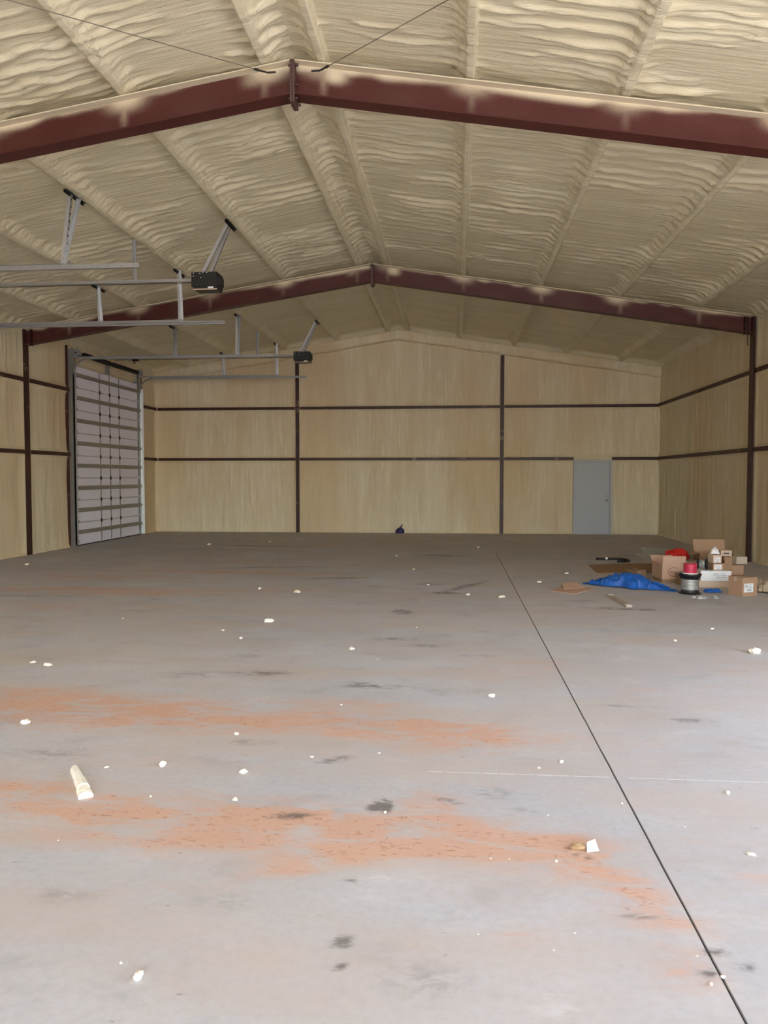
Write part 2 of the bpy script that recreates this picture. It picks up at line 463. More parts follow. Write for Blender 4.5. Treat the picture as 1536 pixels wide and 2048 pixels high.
Z[groove] = -0.03 * (1 - sst(16.6, 17.2, Y[groove]))
floor = grid_mesh('floor', np.stack([X, Y, Z], -1), M['floor'], None, {'dust': du, 'dark': dk_, 'pale': pa})
floor.data.shade_flat()
tag(floor, kind='structure')
jb = MB()
jb.bb(JX - JW * 0.9, JX + JW * 0.9, YF, 16.9, -0.034, -0.008)
jb.build('joint_filler', M['joint'], floor)
cb = MB()
cx0, cy0, cx1, cy1 = -0.15, 4.319, 4.5, 4.345
for i in range(46):
    a = i / 46; b = a + random.uniform(0.88, 1.0) / 46
    w = random.uniform(0.0028, 0.0045)
    xa, xb = cx0 + (cx1 - cx0) * a, cx0 + (cx1 - cx0) * b
    if xa < JX + 0.02 and xb > JX - 0.02: continue
    ya, yb_ = cy0 + (cy1 - cy0) * a, cy0 + (cy1 - cy0) * b
    cb.add([(xa, ya - w, 0.0006), (xb, yb_ - w, 0.0006), (xb, yb_ + w, 0.0006), (xa, ya + w, 0.0006)], [(0, 1, 2, 3)])
ck = cb.build('chalk_line', M['chalk'], floor); ck['kind'] = 'stuff'; ck['label'] = 'thin white chalk line crossing the floor joint'

gb = MB(); gb.bb(-70, 70, -90, 90, -0.3, -0.06)
gm = new_mat('dry yard dirt', (0.46, 0.36, 0.27), 0.9)
k = NT(gm); k.color(k.mix(k.noise(k.pos(), 0.4, 6, 0.6), (0.46, 0.42, 0.37), (0.40, 0.38, 0.35)))
ground = gb.build('ground', gm); tag(ground, kind='structure')

# ------------------------------------------------------------------ ceiling: sprayed foam between and over the purlins
def bump_prof(w):
    """w = distance down the slope from a purlin's middle; 1 on its flange, 0 out in the bay"""
    q = np.clip(-0.035 - w, 0, None)
    ridge = np.where(w < -0.035, np.where(q < 0.085, 1 - 0.70 * q / 0.085, 0.30 * np.exp(-(q - 0.085) / 0.06)), 1.0)
    eave = np.where(w > 0.042, np.clip(1 - (w - 0.042) / 0.013, 0, 1) * 0.9 + 0.1 * np.exp(-np.clip(w - 0.05, 0, None) / 0.05), 1.0)
    return np.where(w < 0, ridge, eave)
ceil_root = None
uc = []
umax = 7.75
for pu in PURL:
    uc += list(pu + np.array([-0.30, -0.24, -0.19, -0.155, -0.125, -0.1, -0.08, -0.062, -0.046, -0.034, -0.015, 0.005, 0.025, 0.041, 0.046, 0.051, 0.057, 0.075, 0.095, 0.13, 0.18]))
us = set(np.round(uc, 4))
for a in np.arange(0, umax + 0.001, 0.055):
    if all(not (-0.33 < a - pu < 0.21) for pu in PURL): us.add(round(float(a), 4))
us = np.array(sorted(us))
yy = [YF]
while yy[-1] < YB + 0.25:
    y = yy[-1]
    yy.append(y + (0.2 if y < 4.0 else 0.05 if y < 5.2 else 0.019 + 0.0015 * (y - 5.2)))
yy = np.array(yy)
def ceil_z(U, Yv, s):
    warp = 0.06 * vn(U / 0.8, Yv / 0.9, 1 + s) + 0.05 * vn(U / 0.25, Yv / 0.4, 5 + s)
    # passes sweep along the bay where they meet a purlin
    b = np.zeros_like(U); dmin = np.full_like(U, 9.0)
    for pu in PURL:
        w = U - pu
        b = np.maximum(b, bump_prof(w))
        dmin = np.minimum(dmin, np.where(w < 0, -w, 9.0))
    warp = warp + 0.10 * np.exp(-np.clip(dmin - 0.05, 0, None) / 0.10)
    Yw = Yv + warp
    amp = 0.92 + 0.25 * vn(U / 1.5, Yv / 1.1, 2 + s)
    fade = 1 - 0.5 * sst(Y2 + 1.5, Y2 + 4.5, Yv)          # smoother pass in the far bay
    ph1 = math.pi * Yw / 0.23 + 1.5 * vn(U / 1.6, Yw / 1.4, 3 + s)
    ph2 = math.pi * Yw / 0.115 + 2.0 * vn(U / 1.0, Yw / 1.0, 4 + s)
    rip = 0.066 * np.abs(np.sin(ph1)) ** 0.8 * (0.85 + 0.35 * vn(U / 1.2, Yw / 0.45, 15 + s)) + 0.040 * np.abs(np.sin(ph2)) ** 0.8 * (0.8 + 0.4 * vn(U / 0.8, Yw / 0.4, 16 + s)) + 0.005 * vn(U / 0.2, Yw / 0.05, 6 + s)
    rip = rip * amp * fade
    lump = 0.010 * vn(U / 0.09, Yv / 0.09, 7 + s) + 0.018 * vn(U / 0.6, Yv / 0.5, 8 + s)
    ed = 0.006 * vn(Yv / 0.12, U * 0.4, 9 + s)
    flat = sst(0.93, 1.0, b)
    z = 0.220 - rip * (1 - 0.93 * sst(0.35, 0.95, b)) - lump * (1 - 0.75 * flat)
    b = np.maximum(b, 0.9 * sst(7.25, 7.5, U))
    z = z - (b * 0.196 + ed * flat)
    g = np.exp(-(np.clip(GL - 0.05 - Yv, 0, None) / 0.10) ** 2)
    z = np.minimum(z, 0.15 - g * (0.10 + 0.05 * np.abs(vn(U / 0.8, Yv * 0, 13))))
    z = np.maximum(z, 0.004)
    return ZBT - SLOPE * U + z
pieces = []
for s, sgn in ((0, -1), (20, 1)):
    U, Yv = np.meshgrid(us, yy, indexing='ij')
    Zc = ceil_z(U, Yv, s)
    if s == 0: Z0 = Zc[0].copy()
    else: Zc[0] = Z0                                        # both slopes meet along one ridge line
    Xc = XRIDGE + sgn * U
    P = np.stack([Xc, Yv, Zc], -1)
    isp = np.zeros(len(us), int) - 1
    for i, pu in enumerate(PURL):
        isp[(us >= pu - 0.127) & (us <= pu + 0.075)] = i
    pieces.append((sgn, P, isp))
# bay foam: every column cell not on a purlin
Vall, Qall, off = [], [], 0
for sgn, P, isp in pieces:
    n, k_ = P.shape[:2]
    idx = np.arange(n * k_).reshape(n, k_)
    for i in range(n - 1):
        if isp[i] >= 0 and isp[i + 1] == isp[i]: continue
        q = np.stack([idx[i, :-1], idx[i + 1, :-1], idx[i + 1, 1:], idx[i, 1:]], -1)
        if sgn > 0: q = q[:, ::-1]
        Qall.append(q + off)
    Vall.append(P.reshape(-1, 3)); off += n * k_
V = np.concatenate(Vall); Q = np.concatenate(Qall)
used, inv = np.unique(Q, return_inverse=True)
ceiling = raw_mesh('ceiling', V[used], inv.reshape(-1, 4), M['foam_ceiling'])
tag(ceiling, kind='structure')
for sgn, P, isp in pieces:
    for i in range(len(PURL)):
        rows = np.where(isp == i)[0]
        o = grid_mesh('purlin', P[rows[0]:rows[-1] + 1], M['foam_ceiling'], ceiling, flip=sgn > 0)

# ------------------------------------------------------------------ walls
def near(a, lst, w):
    r = np.zeros_like(a)
    for q in lst: r = np.maximum(r, np.exp(-((a - q) / w) ** 2))
    return r
def wall_relief(T, Zv, posts, seed, H):
    """inward foam relief along the wall (T) and up it (Zv)"""
    d_ = 0.008 * np.abs(vn(T / 0.16, Zv / 1.6, seed)) + 0.004 * vn(T / 0.06, Zv / 0.7, seed + 1) + 0.012 * vn(T / 0.6, Zv / 0.7, seed + 2)
    drip = np.clip(vn(T / 0.075, Zv / 0.9, seed + 3) - 0.35, 0, 1) * 0.05 * sst(-0.1, 0.5, vn(T / 1.2, Zv / 1.5, seed + 6))
    drip = drip + np.clip(vn(T / 0.3, Zv / 0.25, seed + 4) - 0.62, 0, 1) * 0.03
    d_ = d_ + drip
    edge = np.zeros_like(T)
    for zg in (Z1, Z2):
        edge = np.maximum(edge, np.exp(-np.clip(np.abs(Zv - zg) - 0.04, 0, None) / 0.05))
    for t_ in posts:
        edge = np.maximum(edge, np.exp(-np.clip(np.abs(T - t_) - 0.07, 0, None) / 0.06))
    d_ = d_ * (1 - 0.5 * edge) + 0.055 * edge
    d_ = d_ + 0.040 * np.exp(-Zv / 0.06) * (1 + 0.3 * vn(T / 0.1, Zv * 0, seed + 5))
    for t_ in posts:
        d_ = np.where(np.abs(T - t_) < 0.125, np.minimum(d_, 0.045), d_)
    return d_
zlow = np.concatenate([np.linspace(0, 0.2, 8)[:-1], np.arange(0.2, Z1 - 0.12, 0.07), np.linspace(Z1 - 0.12, Z1 + 0.12, 9), np.arange(Z1 + 0.19, Z2 - 0.12, 0.07), np.linspace(Z2 - 0.12, Z2 + 0.12, 9), np.arange(Z2 + 0.19, 4.3, 0.08)])
tt = np.linspace(0, 1, 12)
# back wall
xs = np.arange(XL - 0.15, XR + 0.16, 0.03)
POSTS = [-4.70, 1.345]
rows = [np.full_like(xs, z) for z in zlow] + [4.3 + (beam_top(xs) + 0.2 - 4.3) * t for t in tt]
Zg = np.stack(rows, 0); Xg = np.broadcast_to(xs, Zg.shape)
DX0, DX1, DZ = 3.402, 4.49, 2.155
rel = wall_relief(Xg, Zg, POSTS, 30, 5)
ind = ((Xg > DX0 + 0.04) & (Xg < DX1 - 0.04) & (Zg < DZ - 0.03))
Yg = YB - 0.03 - rel
# rounded foam fillets in the corners
Yg = Yg - 0.25 * np.exp(-(Xg - XL) / 0.12) * 0.5 - 0.20 * np.exp(-(XR - Xg) / 0.10) * 0.5
Yg = np.where(ind, YB + 0.06, Yg)
wall_back = grid_mesh('wall_back', np.stack([Xg, Yg, Zg], -1), M['foam_wall']); tag(wall_back, kind='structure')

def side_wall(name, xw, sgn, y0, y1, posts, doors, seed):
    ysw = np.concatenate([np.arange(y0, 7, 0.3), np.arange(max(7, y0), y1 + 0.1, 0.04)])
    top = beam_top(xw) + 0.25
    zz = np.concatenate([zlow, 4.3 + (top - 4.3) * tt])
    Zw, Yw = np.meshgrid(zz, ysw, indexing='ij')
    rel = wall_relief(Yw, Zw, posts, seed, 5)
    for (a, b) in doors:
        ins = (Yw > a - 0.28) & (Yw < b + 0.16) & (Zw < DOORZ + 0.02)
        rel = np.where(ins, -0.14, rel)
    Xw = xw + sgn * (0.03 + rel)
    return grid_mesh(name, np.stack([Xw, Yw, Zw], -1), M['foam_wall'], flip=sgn < 0)
wall_left = side_wall('wall_left', XL, 1, YF, YB + 0.1, [Y1, Y2], DOORS, 50); tag(wall_left, kind='structure')
wall_right = side_wall('wall_right', XR, -1, 7.2, YB + 0.1, [Y1, Y2], [], 70); tag(wall_right, kind='structure')
# right wall beside and above an unseen doorway sized for its light
ob = MB()
OPN = (0.6, 5.2, 3.5)
ob.bb(XR, XR + 0.15, YF - 0.15, OPN[0], 0, 5.0); ob.bb(XR, XR + 0.15, OPN[1], 7.25, 0, 5.0); ob.bb(XR, XR + 0.15, OPN[0], OPN[1], OPN[2], 5.0)
o = ob.build('wall_right', M['foam_wall']); tag(o, kind='structure')
# front wall out of view, its doorway placed and sized for the light indoors
fb = MB()
FO = (-4.6, 5.5, 4.9)
fb.bb(XL - 0.15, FO[0], YF - 0.15, YF, 0, 6.2); fb.bb(FO[1], XR + 0.15, YF - 0.15, YF, 0, 6.2); fb.bb(FO[0], FO[1], YF - 0.15, YF, FO[2], 6.2)
wall_front = fb.build('wall_front', M['foam_wall']); tag(wall_front, kind='structure')

# girts: C sections between the foam panels
def girt(parent, a, b, inward):
    inward = Vector(inward)
    prof = [(0, -0.045), (0, 0.04), (-0.10, 0.04), (-0.10, 0.034), (-0.006, 0.034), (-0.006, -0.039), (-0.018, -0.039), (-0.018, -0.045)]
    MB().prism(prof, a, b, inward, (0, 0, 1)).build('girt', M['girt'], parent)
segs = [(XL + 0.1, POSTS[0] - 0.06), (POSTS[0] + 0.06, POSTS[1] - 0.06), (POSTS[1] + 0.06, XR - 0.1)]
for z in (Z1, Z2):
    for (a, b) in segs:
        if z == Z1 and b > DX1:
            girt(wall_back, (a, GL, z), (DX0 + 0.0, GL, z), (0, -1, 0)); girt(wall_back, (DX1, GL, z), (b, GL, z), (0, -1, 0))
        else:
            girt(wall_back, (a, GL, z), (b, GL, z), (0, -1, 0))
    for (a, b) in ((Y2 + 0.1, DOORS[0][0] - 0.3), (DOORS[0][1] + 0.3, YB - 0.1), (DOORS[1][1] + 0.3, Y2 - 0.1), (Y1 + 0.1, DOORS[1][0] - 0.3), (YF, Y1 - 0.1)):
        girt(wall_left, (XL + 0.115, a, z), (XL + 0.115, b, z), (1, 0, 0))
    for (a, b) in ((Y2 + 0.1, YB - 0.1), (Y1 + 0.1, Y2 - 0.1)):
        girt(wall_right, (XR - 0.115, a, z), (XR - 0.115, b, z), (-1, 0, 0))
for px in POSTS:
    mb = MB()
    zt = beam_top(px) - 0.27
    mb.bb(px - 0.055, px + 0.055, GL - 0.006, GL + 0.006, 0, zt); mb.bb(px - 0.004, px + 0.004, GL, GL + 0.12, 0, zt)
    mb.build('post', M['girt'], wall_back)
# end rafter buried in foam along the top of the back wall
for sgn in (-1, 1):
    L = (XR - XRIDGE) if sgn > 0 else (XRIDGE - XL)
    uu = np.arange(0, L + 0.05, 0.06)
    prof = np.array([(0.0, 0.10), (-0.135, 0.06), (-0.15, 0.0), (-0.15, -0.06), (-0.145, -0.13), (-0.14, -0.19), (-0.12, -0.235), (-0.07, -0.25), (0.0, -0.255), (0.1, -0.26)])
    U, K = np.meshgrid(uu, np.arange(len(prof)), indexing='ij')
    yv = YB - 0.03 + prof[:, 0][None, :] - 0.012 * np.abs(vn(U / 0.5, K / 2.0, 90 + sgn)) - 0.01 * vn(U / 0.2, K / 1.5, 92 + sgn)
    zv = ZBT - SLOPE * U + prof[:, 1][None, :] + 0.012 * vn(U / 0.6, K / 3.0, 94 + sgn)
    grid_mesh('rake_beam', np.stack([XRIDGE + sgn * U, yv, zv], -1), M['foam_wall'], wall_back, flip=sgn < 0)

# ------------------------------------------------------------------ steel frames
PXS = [XRIDGE + sg * p for sg in (-1, 1) for p in PURL]
def make_frame(yf, label, seed):
    root = empty('portal_frame', (XRIDGE, yf, 0))
    tag(root, label, 'steel frame')
    rng = random.Random(seed)
    for sgn in (-1, 1):
        xe = XL + 0.09 if sgn < 0 else XR - 0.14
        L = abs(xe - XRIDGE)
        uu = np.arange(0.02, L + 0.001, 0.03); nv = 13
        vv = np.linspace(0, 1, nv)
        U, Vv = np.meshgrid(uu, vv, indexing='ij')
        th = 1.02 + 0.16 * vn(uu / 0.8, uu * 0, seed + sgn) + 0.06 * vn(uu / 0.22, uu * 0, seed + 3 + sgn)
        f = sst(-0.30, 0.14, Vv - th[:, None]) * 1.0
        for i, pu in enumerate(PURL):
            # vertical spray streak beneath each purlin and a burst round its seat
            st = np.exp(-((U - pu - 0.02) / 0.06) ** 2) * (0.22 + 0.45 * Vv) * rng.uniform(0.6, 1.0)
            bu = np.exp(-((U - pu - rng.uniform(-0.05, 0.05)) / 0.26) ** 2) * sst(0.25, 1.1, Vv) * rng.uniform(0.5, 1.1)
            f = np.maximum(f, np.maximum(st, bu))
        if True:
            f = np.maximum(f, np.exp(-((U - 0.42) / 0.16) ** 2) * sst(0.3, 0.8, Vv) * (0.9 if sgn > 0 else 0.5))
        f = np.clip(np.maximum(f, 0.09 + 0.04 * vn(U / 0.5, Vv * 2, seed + 8)), 0, 1)
        nrm = Vector((sgn * SLOPE, 0, 1)).normalized()
        ztop = ZBT - SLOPE * U
        # I section: web (both faces), bottom flange, top flange in one mesh
        Vs, Qs, At = [], [], []
        def part(P, a, flip):
            n, k2 = P.shape[:2]; o = sum(len(v) for v in Vs)
            idx = np.arange(n * k2).reshape(n, k2) + o
            q = np.stack([idx[:-1, :-1], idx[1:, :-1], idx[1:, 1:], idx[:-1, 1:]], -1).reshape(-1, 4)
            Vs.append(P.reshape(-1, 3)); Qs.append(q[:, ::-1] if flip else q); At.append(a.ravel())
        X = XRIDGE + sgn * U
        for side in (-1, 1):
            part(np.stack([X, np.full_like(X, yf + side * 0.004), ztop - DEP * (1 - Vv)], -1), f if side < 0 else f * 0.9, flip=(side * sgn > 0))
        def flange(zoff, th_, att):
            cs = [(-0.1, 0), (0.1, 0), (0.1, -th_), (-0.1, -th_), (-0.1, 0)]
            P = np.zeros((len(uu), 5, 3)); a = np.zeros((len(uu), 5))
            for j, (dy, dz) in enumerate(cs):
                P[:, j, 0] = XRIDGE + sgn * uu; P[:, j, 1] = yf + dy; P[:, j, 2] = ZBT - SLOPE * uu + zoff + dz
                a[:, j] = att
            part(P, a, flip=sgn < 0)
        flange(0.0, 0.012, 0.9); flange(-DEP + 0.014, 0.014, 0.0)
        raw_mesh('rafter', np.concatenate(Vs), np.concatenate(Qs), M['steel'], root, {'foam': np.concatenate(At)}).data.shade_flat()
        # column, buried to its inner flange in the wall foam
        xc = xe
        zt = beam_top(xc) - 0.02
        cb_ = MB()
        cb_.bb(xc - 0.006, xc + 0.006, yf - 0.1, yf + 0.1, 0, zt)
        cb_.bb(min(xc, xc + sgn * 0.2), max(xc, xc + sgn * 0.2), yf - 0.004, yf + 0.004, 0, zt)
        cb_.bb(xc + sgn * 0.19, xc + sgn * 0.2, yf - 0.1, yf + 0.1, 0, zt)
        cb_.build('column', M['girt'], root)
        # end plates where rafter meets column
        pb = MB()
        for dx in (0.02, 0.16):
            pb.bb(xc - sgn * dx - 0.006, xc - sgn * dx + 0.006, yf - 0.1, yf, zt - DEP, zt - 0.005)
        pb.build('end_plate', M['girt'], root)
    rp = MB()
    zr = ZBT
    for dx in (-0.013, 0.013):
        rp.bb(XRIDGE + dx - 0.011, XRIDGE + dx + 0.011, yf - 0.105, yf + 0.105, zr - DEP - 0.085, zr - 0.004)
    rp.build('ridge_plate', M['plate'], root)
    for dz in (-0.05, -0.25, -DEP - 0.04):
        for dy in (-0.07, 0.07):
            MB().lathe([(0.014, -0.045), (0.014, -0.02), (0.009, -0.02), (0.009, 0.04), (0.016, 0.04), (0.016, 0.055)], (XRIDGE, yf + dy, zr + dz), (1, 0, 0), 6).build('bolt', M['steel_bare'], root)
    return root
fr1 = make_frame(Y1, 'dark red gabled steel rafter frame nearer the camera, foam overspray along its top edge', 101)
fr2 = make_frame(Y2, 'dark red gabled steel rafter frame farther back with columns standing against both walls', 131)
MB().bb(5.60, 5.612, Y2 - 0.07, Y2 - 0.05, 4.20, 4.74).build('flange_brace', M['girt'], fr2)

# roof bracing rods of the first bay
def rod(a, b, label):
    a, b = Vector(a), Vector(b)
    root = empty('brace_rod', a); tag(root, label, 'rod')
    dr = (b - a).normalized()
    MB().tube([a + dr * 0.05, b], 0.0042, 8).build('rod', M['rod'], root)
    MB().tube([a - dr * 0.01, a + dr * 0.10, a + dr * 0.12, a + dr * 0.16], [0.008, 0.010, 0.014, 0.010], 8).build('turnbuckle', M['dark_steel'], root)
    s = 1 if b.x > a.x else -1
    MB().tube([a + Vector((-s * 0.09, 0.0, 0.0)), a], 0.010, 6).build('rod_hook', M['dark_steel'], root)
rod((-1.39, 8.02, 5.795), (5.45, 0.6, 4.66), 'dark steel brace rod running from the near ridge up to the right')
rod((-1.94, 8.02, 5.800), (-8.75, 0.55, 4.66), 'thin steel brace rod running from the near ridge up to the left')

# ------------------------------------------------------------------ overhead doors and their hardware
def c_rail(mb, a, b, side, upv, w=0.055, h=0.05, t=0.005):
    prof = [(0, 0), (w, 0), (w, h * 0.35), (w - t, h * 0.35), (w - t, t), (t, t), (t, h - t), (w - t, h - t), (w - t, h * 0.65), (w, h * 0.65), (w, h), (0, h)]
    mb.prism(prof, a, b, side, upv)
TZ = 4.47
def make_door(idx, ya, yb):
    root = empty('door_%d' % idx, (XL, (ya + yb) / 2, 0)); tag(root, kind='structure')
    xp = XL + 0.070
    yc = (ya + yb) / 2
    zs = [0.02, 0.561, 1.098, 1.636, 2.172, 2.712, 3.257, 3.800, DOORZ]
    for i in range(8):
        mb = MB()
        # rolled section: flat field with tongue at top and shallow ribs
        z0, z1 = zs[i] + 0.004, zs[i + 1] - 0.004
        prof = [(0, z0), (0, z1), (0.020, z1), (0.026, z1 - 0.012), (0.020, z1 - 0.024), (0.020, z0 + 0.45 * (z1 - z0)), (0.016, z0 + 0.44 * (z1 - z0)), (0.016, z0 + 0.40 * (z1 - z0)), (0.020, z0 + 0.39 * (z1 - z0)), (0.020, z0 + 0.024), (0.026, z0 + 0.012), (0.020, z0)]
        mb.prism(prof, (xp, ya + 0.055, 0), (xp, yb - 0.055, 0), (1, 0, 0), (0, 0, 1))
        mb.build('panel', M['door_panel'], root)
        zc = z0 + 0.295 if i else 0.33
        sb = MB()
        sx = xp + 0.02
        sb.prism([(0, -0.05), (0.012, -0.05), (0.012, -0.038), (0.058, -0.032), (0.058, 0.032), (0.012, 0.038), (0.012, 0.05), (0, 0.05), (0, 0.046), (0.006, 0.034), (0.052, 0.028), (0.052, -0.028), (0.006, -0.034), (0, -0.046)], (sx, ya + 0.01, zc), (sx, yb + 0.10, zc), (1, 0, 0), (0, 0, 1))
        sb.build('strut', M['strut'], root)
        for yy_ in (yc - 0.57, yc, yc + 0.57):
            for (a, b) in ((z0 + 0.01, zc - 0.052), (zc + 0.052, z1 - 0.01)):
                MB().bb(xp + 0.02, xp + 0.028, yy_ - 0.022, yy_ + 0.022, a, b).build('stile', M['galv_dull'], root)
        if i:
            for yy_ in (yc - 0.57, yc, yc + 0.57):
                hb = MB(); hb.bb(xp + 0.026, xp + 0.034, yy_ - 0.04, yy_ + 0.04, zs[i] - 0.045, zs[i] + 0.045); hb.tube([(xp + 0.038, yy_ - 0.04, zs[i]), (xp + 0.038, yy_ + 0.04, zs[i])], 0.009, 6)
                hb.build('hinge', M['dark_steel'], root)
            MB().bb(xp + 0.020, xp + 0.0285, ya + 0.03, yb - 0.03, zs[i] - 0.007, zs[i] + 0.007).build('joint_strip', M['galv_dull'], root)
        for yy_, dy in ((ya, -0.06), (yb, 0.06)):
            for zr_ in (zs[i] + 0.02,) if i else (0.10,):
                rb = MB(); rb.tube([(xp + 0.05, yy_ + dy * 0.6, zr_), (xp + 0.05, yy_ - dy, zr_)], 0.008, 6)
                rb.lathe([(0.012, -0.012), (0.026, -0.01), (0.026, 0.01), (0.012, 0.012)], (xp + 0.05, yy_ + dy * 0.5, zr_), (0, 1, 0), 10)
                rb.bb(xp + 0.02, xp + 0.045, yy_ - dy - 0.02, yy_ - dy + 0.02, zr_ - 0.03, zr_ + 0.03)
                rb.build('roller', M['galv'], root)
    # bottom rubber seal
    MB().bb(xp - 0.005, xp + 0.03, ya + 0.02, yb - 0.02, 0.0, 0.022).build('bottom_seal', M['black'], root)
    # steel jambs and the wall angles that carry the vertical tracks
    for yy_, s in ((ya, -1), (yb, 1)):
        jb_ = MB()
        jb_.bb(XL - 0.1, XL + 0.085, yy_ - s * 0.05, yy_ + s * (0.34 if s < 0 else 0.24), 0, 4.66)
        jb_.build('jamb', M['galv_dull'], root)
        jb2 = MB(); jb2.bb(XL + 0.0, XL + 0.10, yy_ + s * (0.335 if s < 0 else 0.235), yy_ + s * (0.355 if s < 0 else 0.255), 0, 4.74); jb2.build('jamb_edge', M['girt'], root)
        vt = MB(); c_rail(vt, (XL + 0.087, yy_ + s * 0.09, 0.03), (XL + 0.087, yy_ + s * 0.09, TZ - 0.36), (0, -s, 0), (1, 0, 0), 0.055, 0.05)
        vt.build('vertical_track', M['galv'], root)
        ab = MB(); ab.bb(XL + 0.084, XL + 0.09, yy_ + s * 0.085, yy_ + s * 0.16, 0.02, 4.2); ab.bb(XL + 0.084, XL + 0.13, yy_ + s * 0.085, yy_ + s * 0.09, 0.02, 4.2)
        ab.build('track_angle', M['galv'] if s > 0 else M['galv_dull'], root)
        if s > 0: MB().bb(XL + 0.084, XL + 0.215, yy_ + 0.088, yy_ + 0.093, 0.02, TZ - 0.3).build('track_angle', M['galv_glare'], root)  # far flange: doorway reflection painted as paler, bluish steel
        bbk = MB(); bbk.bb(XL + 0.085, XL + 0.20, yy_ + s * 0.05, yy_ + s * 0.058, TZ + 0.02, TZ + 0.24); bbk.bb(XL + 0.08, XL + 0.09, yy_ + s * 0.05, yy_ + s * 0.17, TZ + 0.02, TZ + 0.24)
        bbk.build('bearing_plate', M['galv_dull'], root)
        MB().lathe([(0.02, -0.05), (0.075, -0.045), (0.062, -0.03), (0.062, 0.03), (0.08, 0.045), (0.02, 0.05)], (XL + 0.16, yy_ - s * 0.02, TZ + 0.14), (0, 1, 0), 14).build('cable_drum', M['galv_dull'], root)
        MB().tube([(XL + 0.10, yy_ - s * 0.02, TZ + 0.14), (XL + 0.10, yy_ - s * 0.005, 0.1)], 0.003, 5).build('lift_cable', M['dark_steel'], root)
    MB().bb(XL + 0.08, XL + 0.13, ya + 0.0, ya - 0.03, 1.20, 1.36).build('warning_sticker', M['white'], root)
    # torsion shaft with two springs and the centre bracket
    xs_, zs_ = XL + 0.16, TZ + 0.14
    MB().tube([(xs_, ya - 0.1, zs_), (xs_, yb + 0.1, zs_)], 0.014, 8).build('torsion_shaft', M['dark_steel'], root)
    for a, b in ((ya + 0.35, yc - 0.12), (yc + 0.12, yb - 0.2)):
        sb = MB(); n = 70; pr = []
        for q in range(n + 1): pr.append((0.048 if q % 2 else 0.060, (b - a) * q / n))
        sb.lathe([(0.02, -0.05), (0.05, -0.04)] + pr + [(0.05, b - a + 0.04), (0.02, b - a + 0.05)], (xs_, a, zs_), (0, 1, 0), 10)
        sb.build('torsion_spring', M['dark_steel'], root, True)
    for dy in (-0.14, -0.04, 0.05):
        MB().bb(XL + 0.06, XL + 0.085, yc + dy - 0.022, yc + dy + 0.022, DOORZ + 0.03, zs_ + 0.09).build('spring_bracket', M['galv_dull'], root)
    return root
make_door(1, *DOORS[0])
make_door(3, *DOORS[1])

def angle_bar(mb, a, b, w=0.045, t=0.004, xdir=(1, 0, 0)):
    a, b = Vector(a), Vector(b)
    dr = (b - a).normalized()
    s1 = Vector(xdir); s1 = (s1 - dr * s1.dot(dr)).normalized(); s2 = dr.cross(s1).normalized()
    mb.prism([(0, 0), (w, 0), (w, t), (t, t), (t, w), (0, w)], a, b, s1, s2)
def purlin_z(x): return beam_top(x) + 0.004
XEND = -4.19
def track(y, s, label, hangs):
    root = empty('door_track', (XEND, y, TZ)); tag(root, label, 'door track', None)
    yo = y + s * 0.09
    mb = MB()
    c_rail(mb, (XL + 0.50, yo, TZ - 0.03), (XEND, yo, TZ - 0.03), (0, -s, 0), (0, 0, 1), 0.05, 0.06)
    mb.build('rail', M['galv_dull'], root)
    mb = MB()
    pts = [(XL + 0.112 + 0.38 * (1 - math.cos(t)), yo - s * 0.025, TZ - 0.36 + 0.36 * math.sin(t)) for t in np.linspace(0, math.pi / 2, 9)]
    mb.tube(pts, 0.026, 6); mb.build('curve', M['galv_dull'], root)
    mb = MB(); angle_bar(mb, (XL + 0.2, yo, TZ + 0.035), (XEND - 0.9, yo, TZ + 0.035), 0.035, 0.004, (0, s, 0)); mb.build('top_angle', M['galv_dull'], root)
    for (xb, xt, dyt) in hangs:
        zt = purlin_z(xt)
        mb = MB()
        angle_bar(mb, (xb, yo + s * 0.012, TZ + 0.03), (xt, yo + s * 0.012 + dyt, zt), 0.05, 0.004, (0, 1, 0))
        h = mb.build('hanger', M['galv'], root)
        nb = MB()
        n = max(3, int((zt - TZ) / 0.09))
        for q in range(1, n):
            t = q / n
            nb.box((xb + (xt - xb) * t + 0.002, yo + s * 0.012 + dyt * t + 0.025, TZ + 0.03 + (zt - TZ - 0.03) * t), (0.007, 0.016, 0.03))
        hs = nb.build('slot', M['dark_steel'], h); hs['kind'] = 'stuff'
        mb = MB(); angle_bar(mb, (xb, yo + s * 0.03, TZ + 0.03), (xt, yo + s * 0.03 - s * 0.10, zt), 0.045, 0.004, (0, -1, 0))
        mb.build('hanger', M['galv'], root)
        mb = MB(); angle_bar(mb, (xt - 0.02, yo - 0.30, zt - 0.03), (xt - 0.02, yo + 0.24, zt - 0.03), 0.04, 0.005, (1, 0, 0)); mb.build('purlin_clip', M['dark_steel'], root)
        MB().bb(xb - 0.06, xb + 0.07, yo - 0.012, yo + 0.012, TZ + 0.028, TZ + 0.075).build('foot_clip', M['galv_dull'], root)
x3, x4 = XRIDGE - PURL[2], XRIDGE - PURL[3]
track(DOORS[1][0], -1, 'upper left galvanised door track, nearest the camera, hung on perforated angles', [(x3 - 0.20, x3 - 0.02, -0.12), (x4, x4, 0.0)])
track(DOORS[1][1], 1, 'galvanised door track passing in front of the far frame left rafter', [(x3, x3, -0.05), (x4, x4, -0.05)])
track(DOORS[0][0], -1, 'galvanised door track starting over the near jamb of the ribbed door', [(x3 - 0.02, x3, -0.05), (x4 + 0.02, x4, 0.05)])
track(DOORS[0][1], 1, 'low galvanised door track bending down at the far jamb of the ribbed door', [(x3, x3, 0.0), (x4, x4, 0.0)])

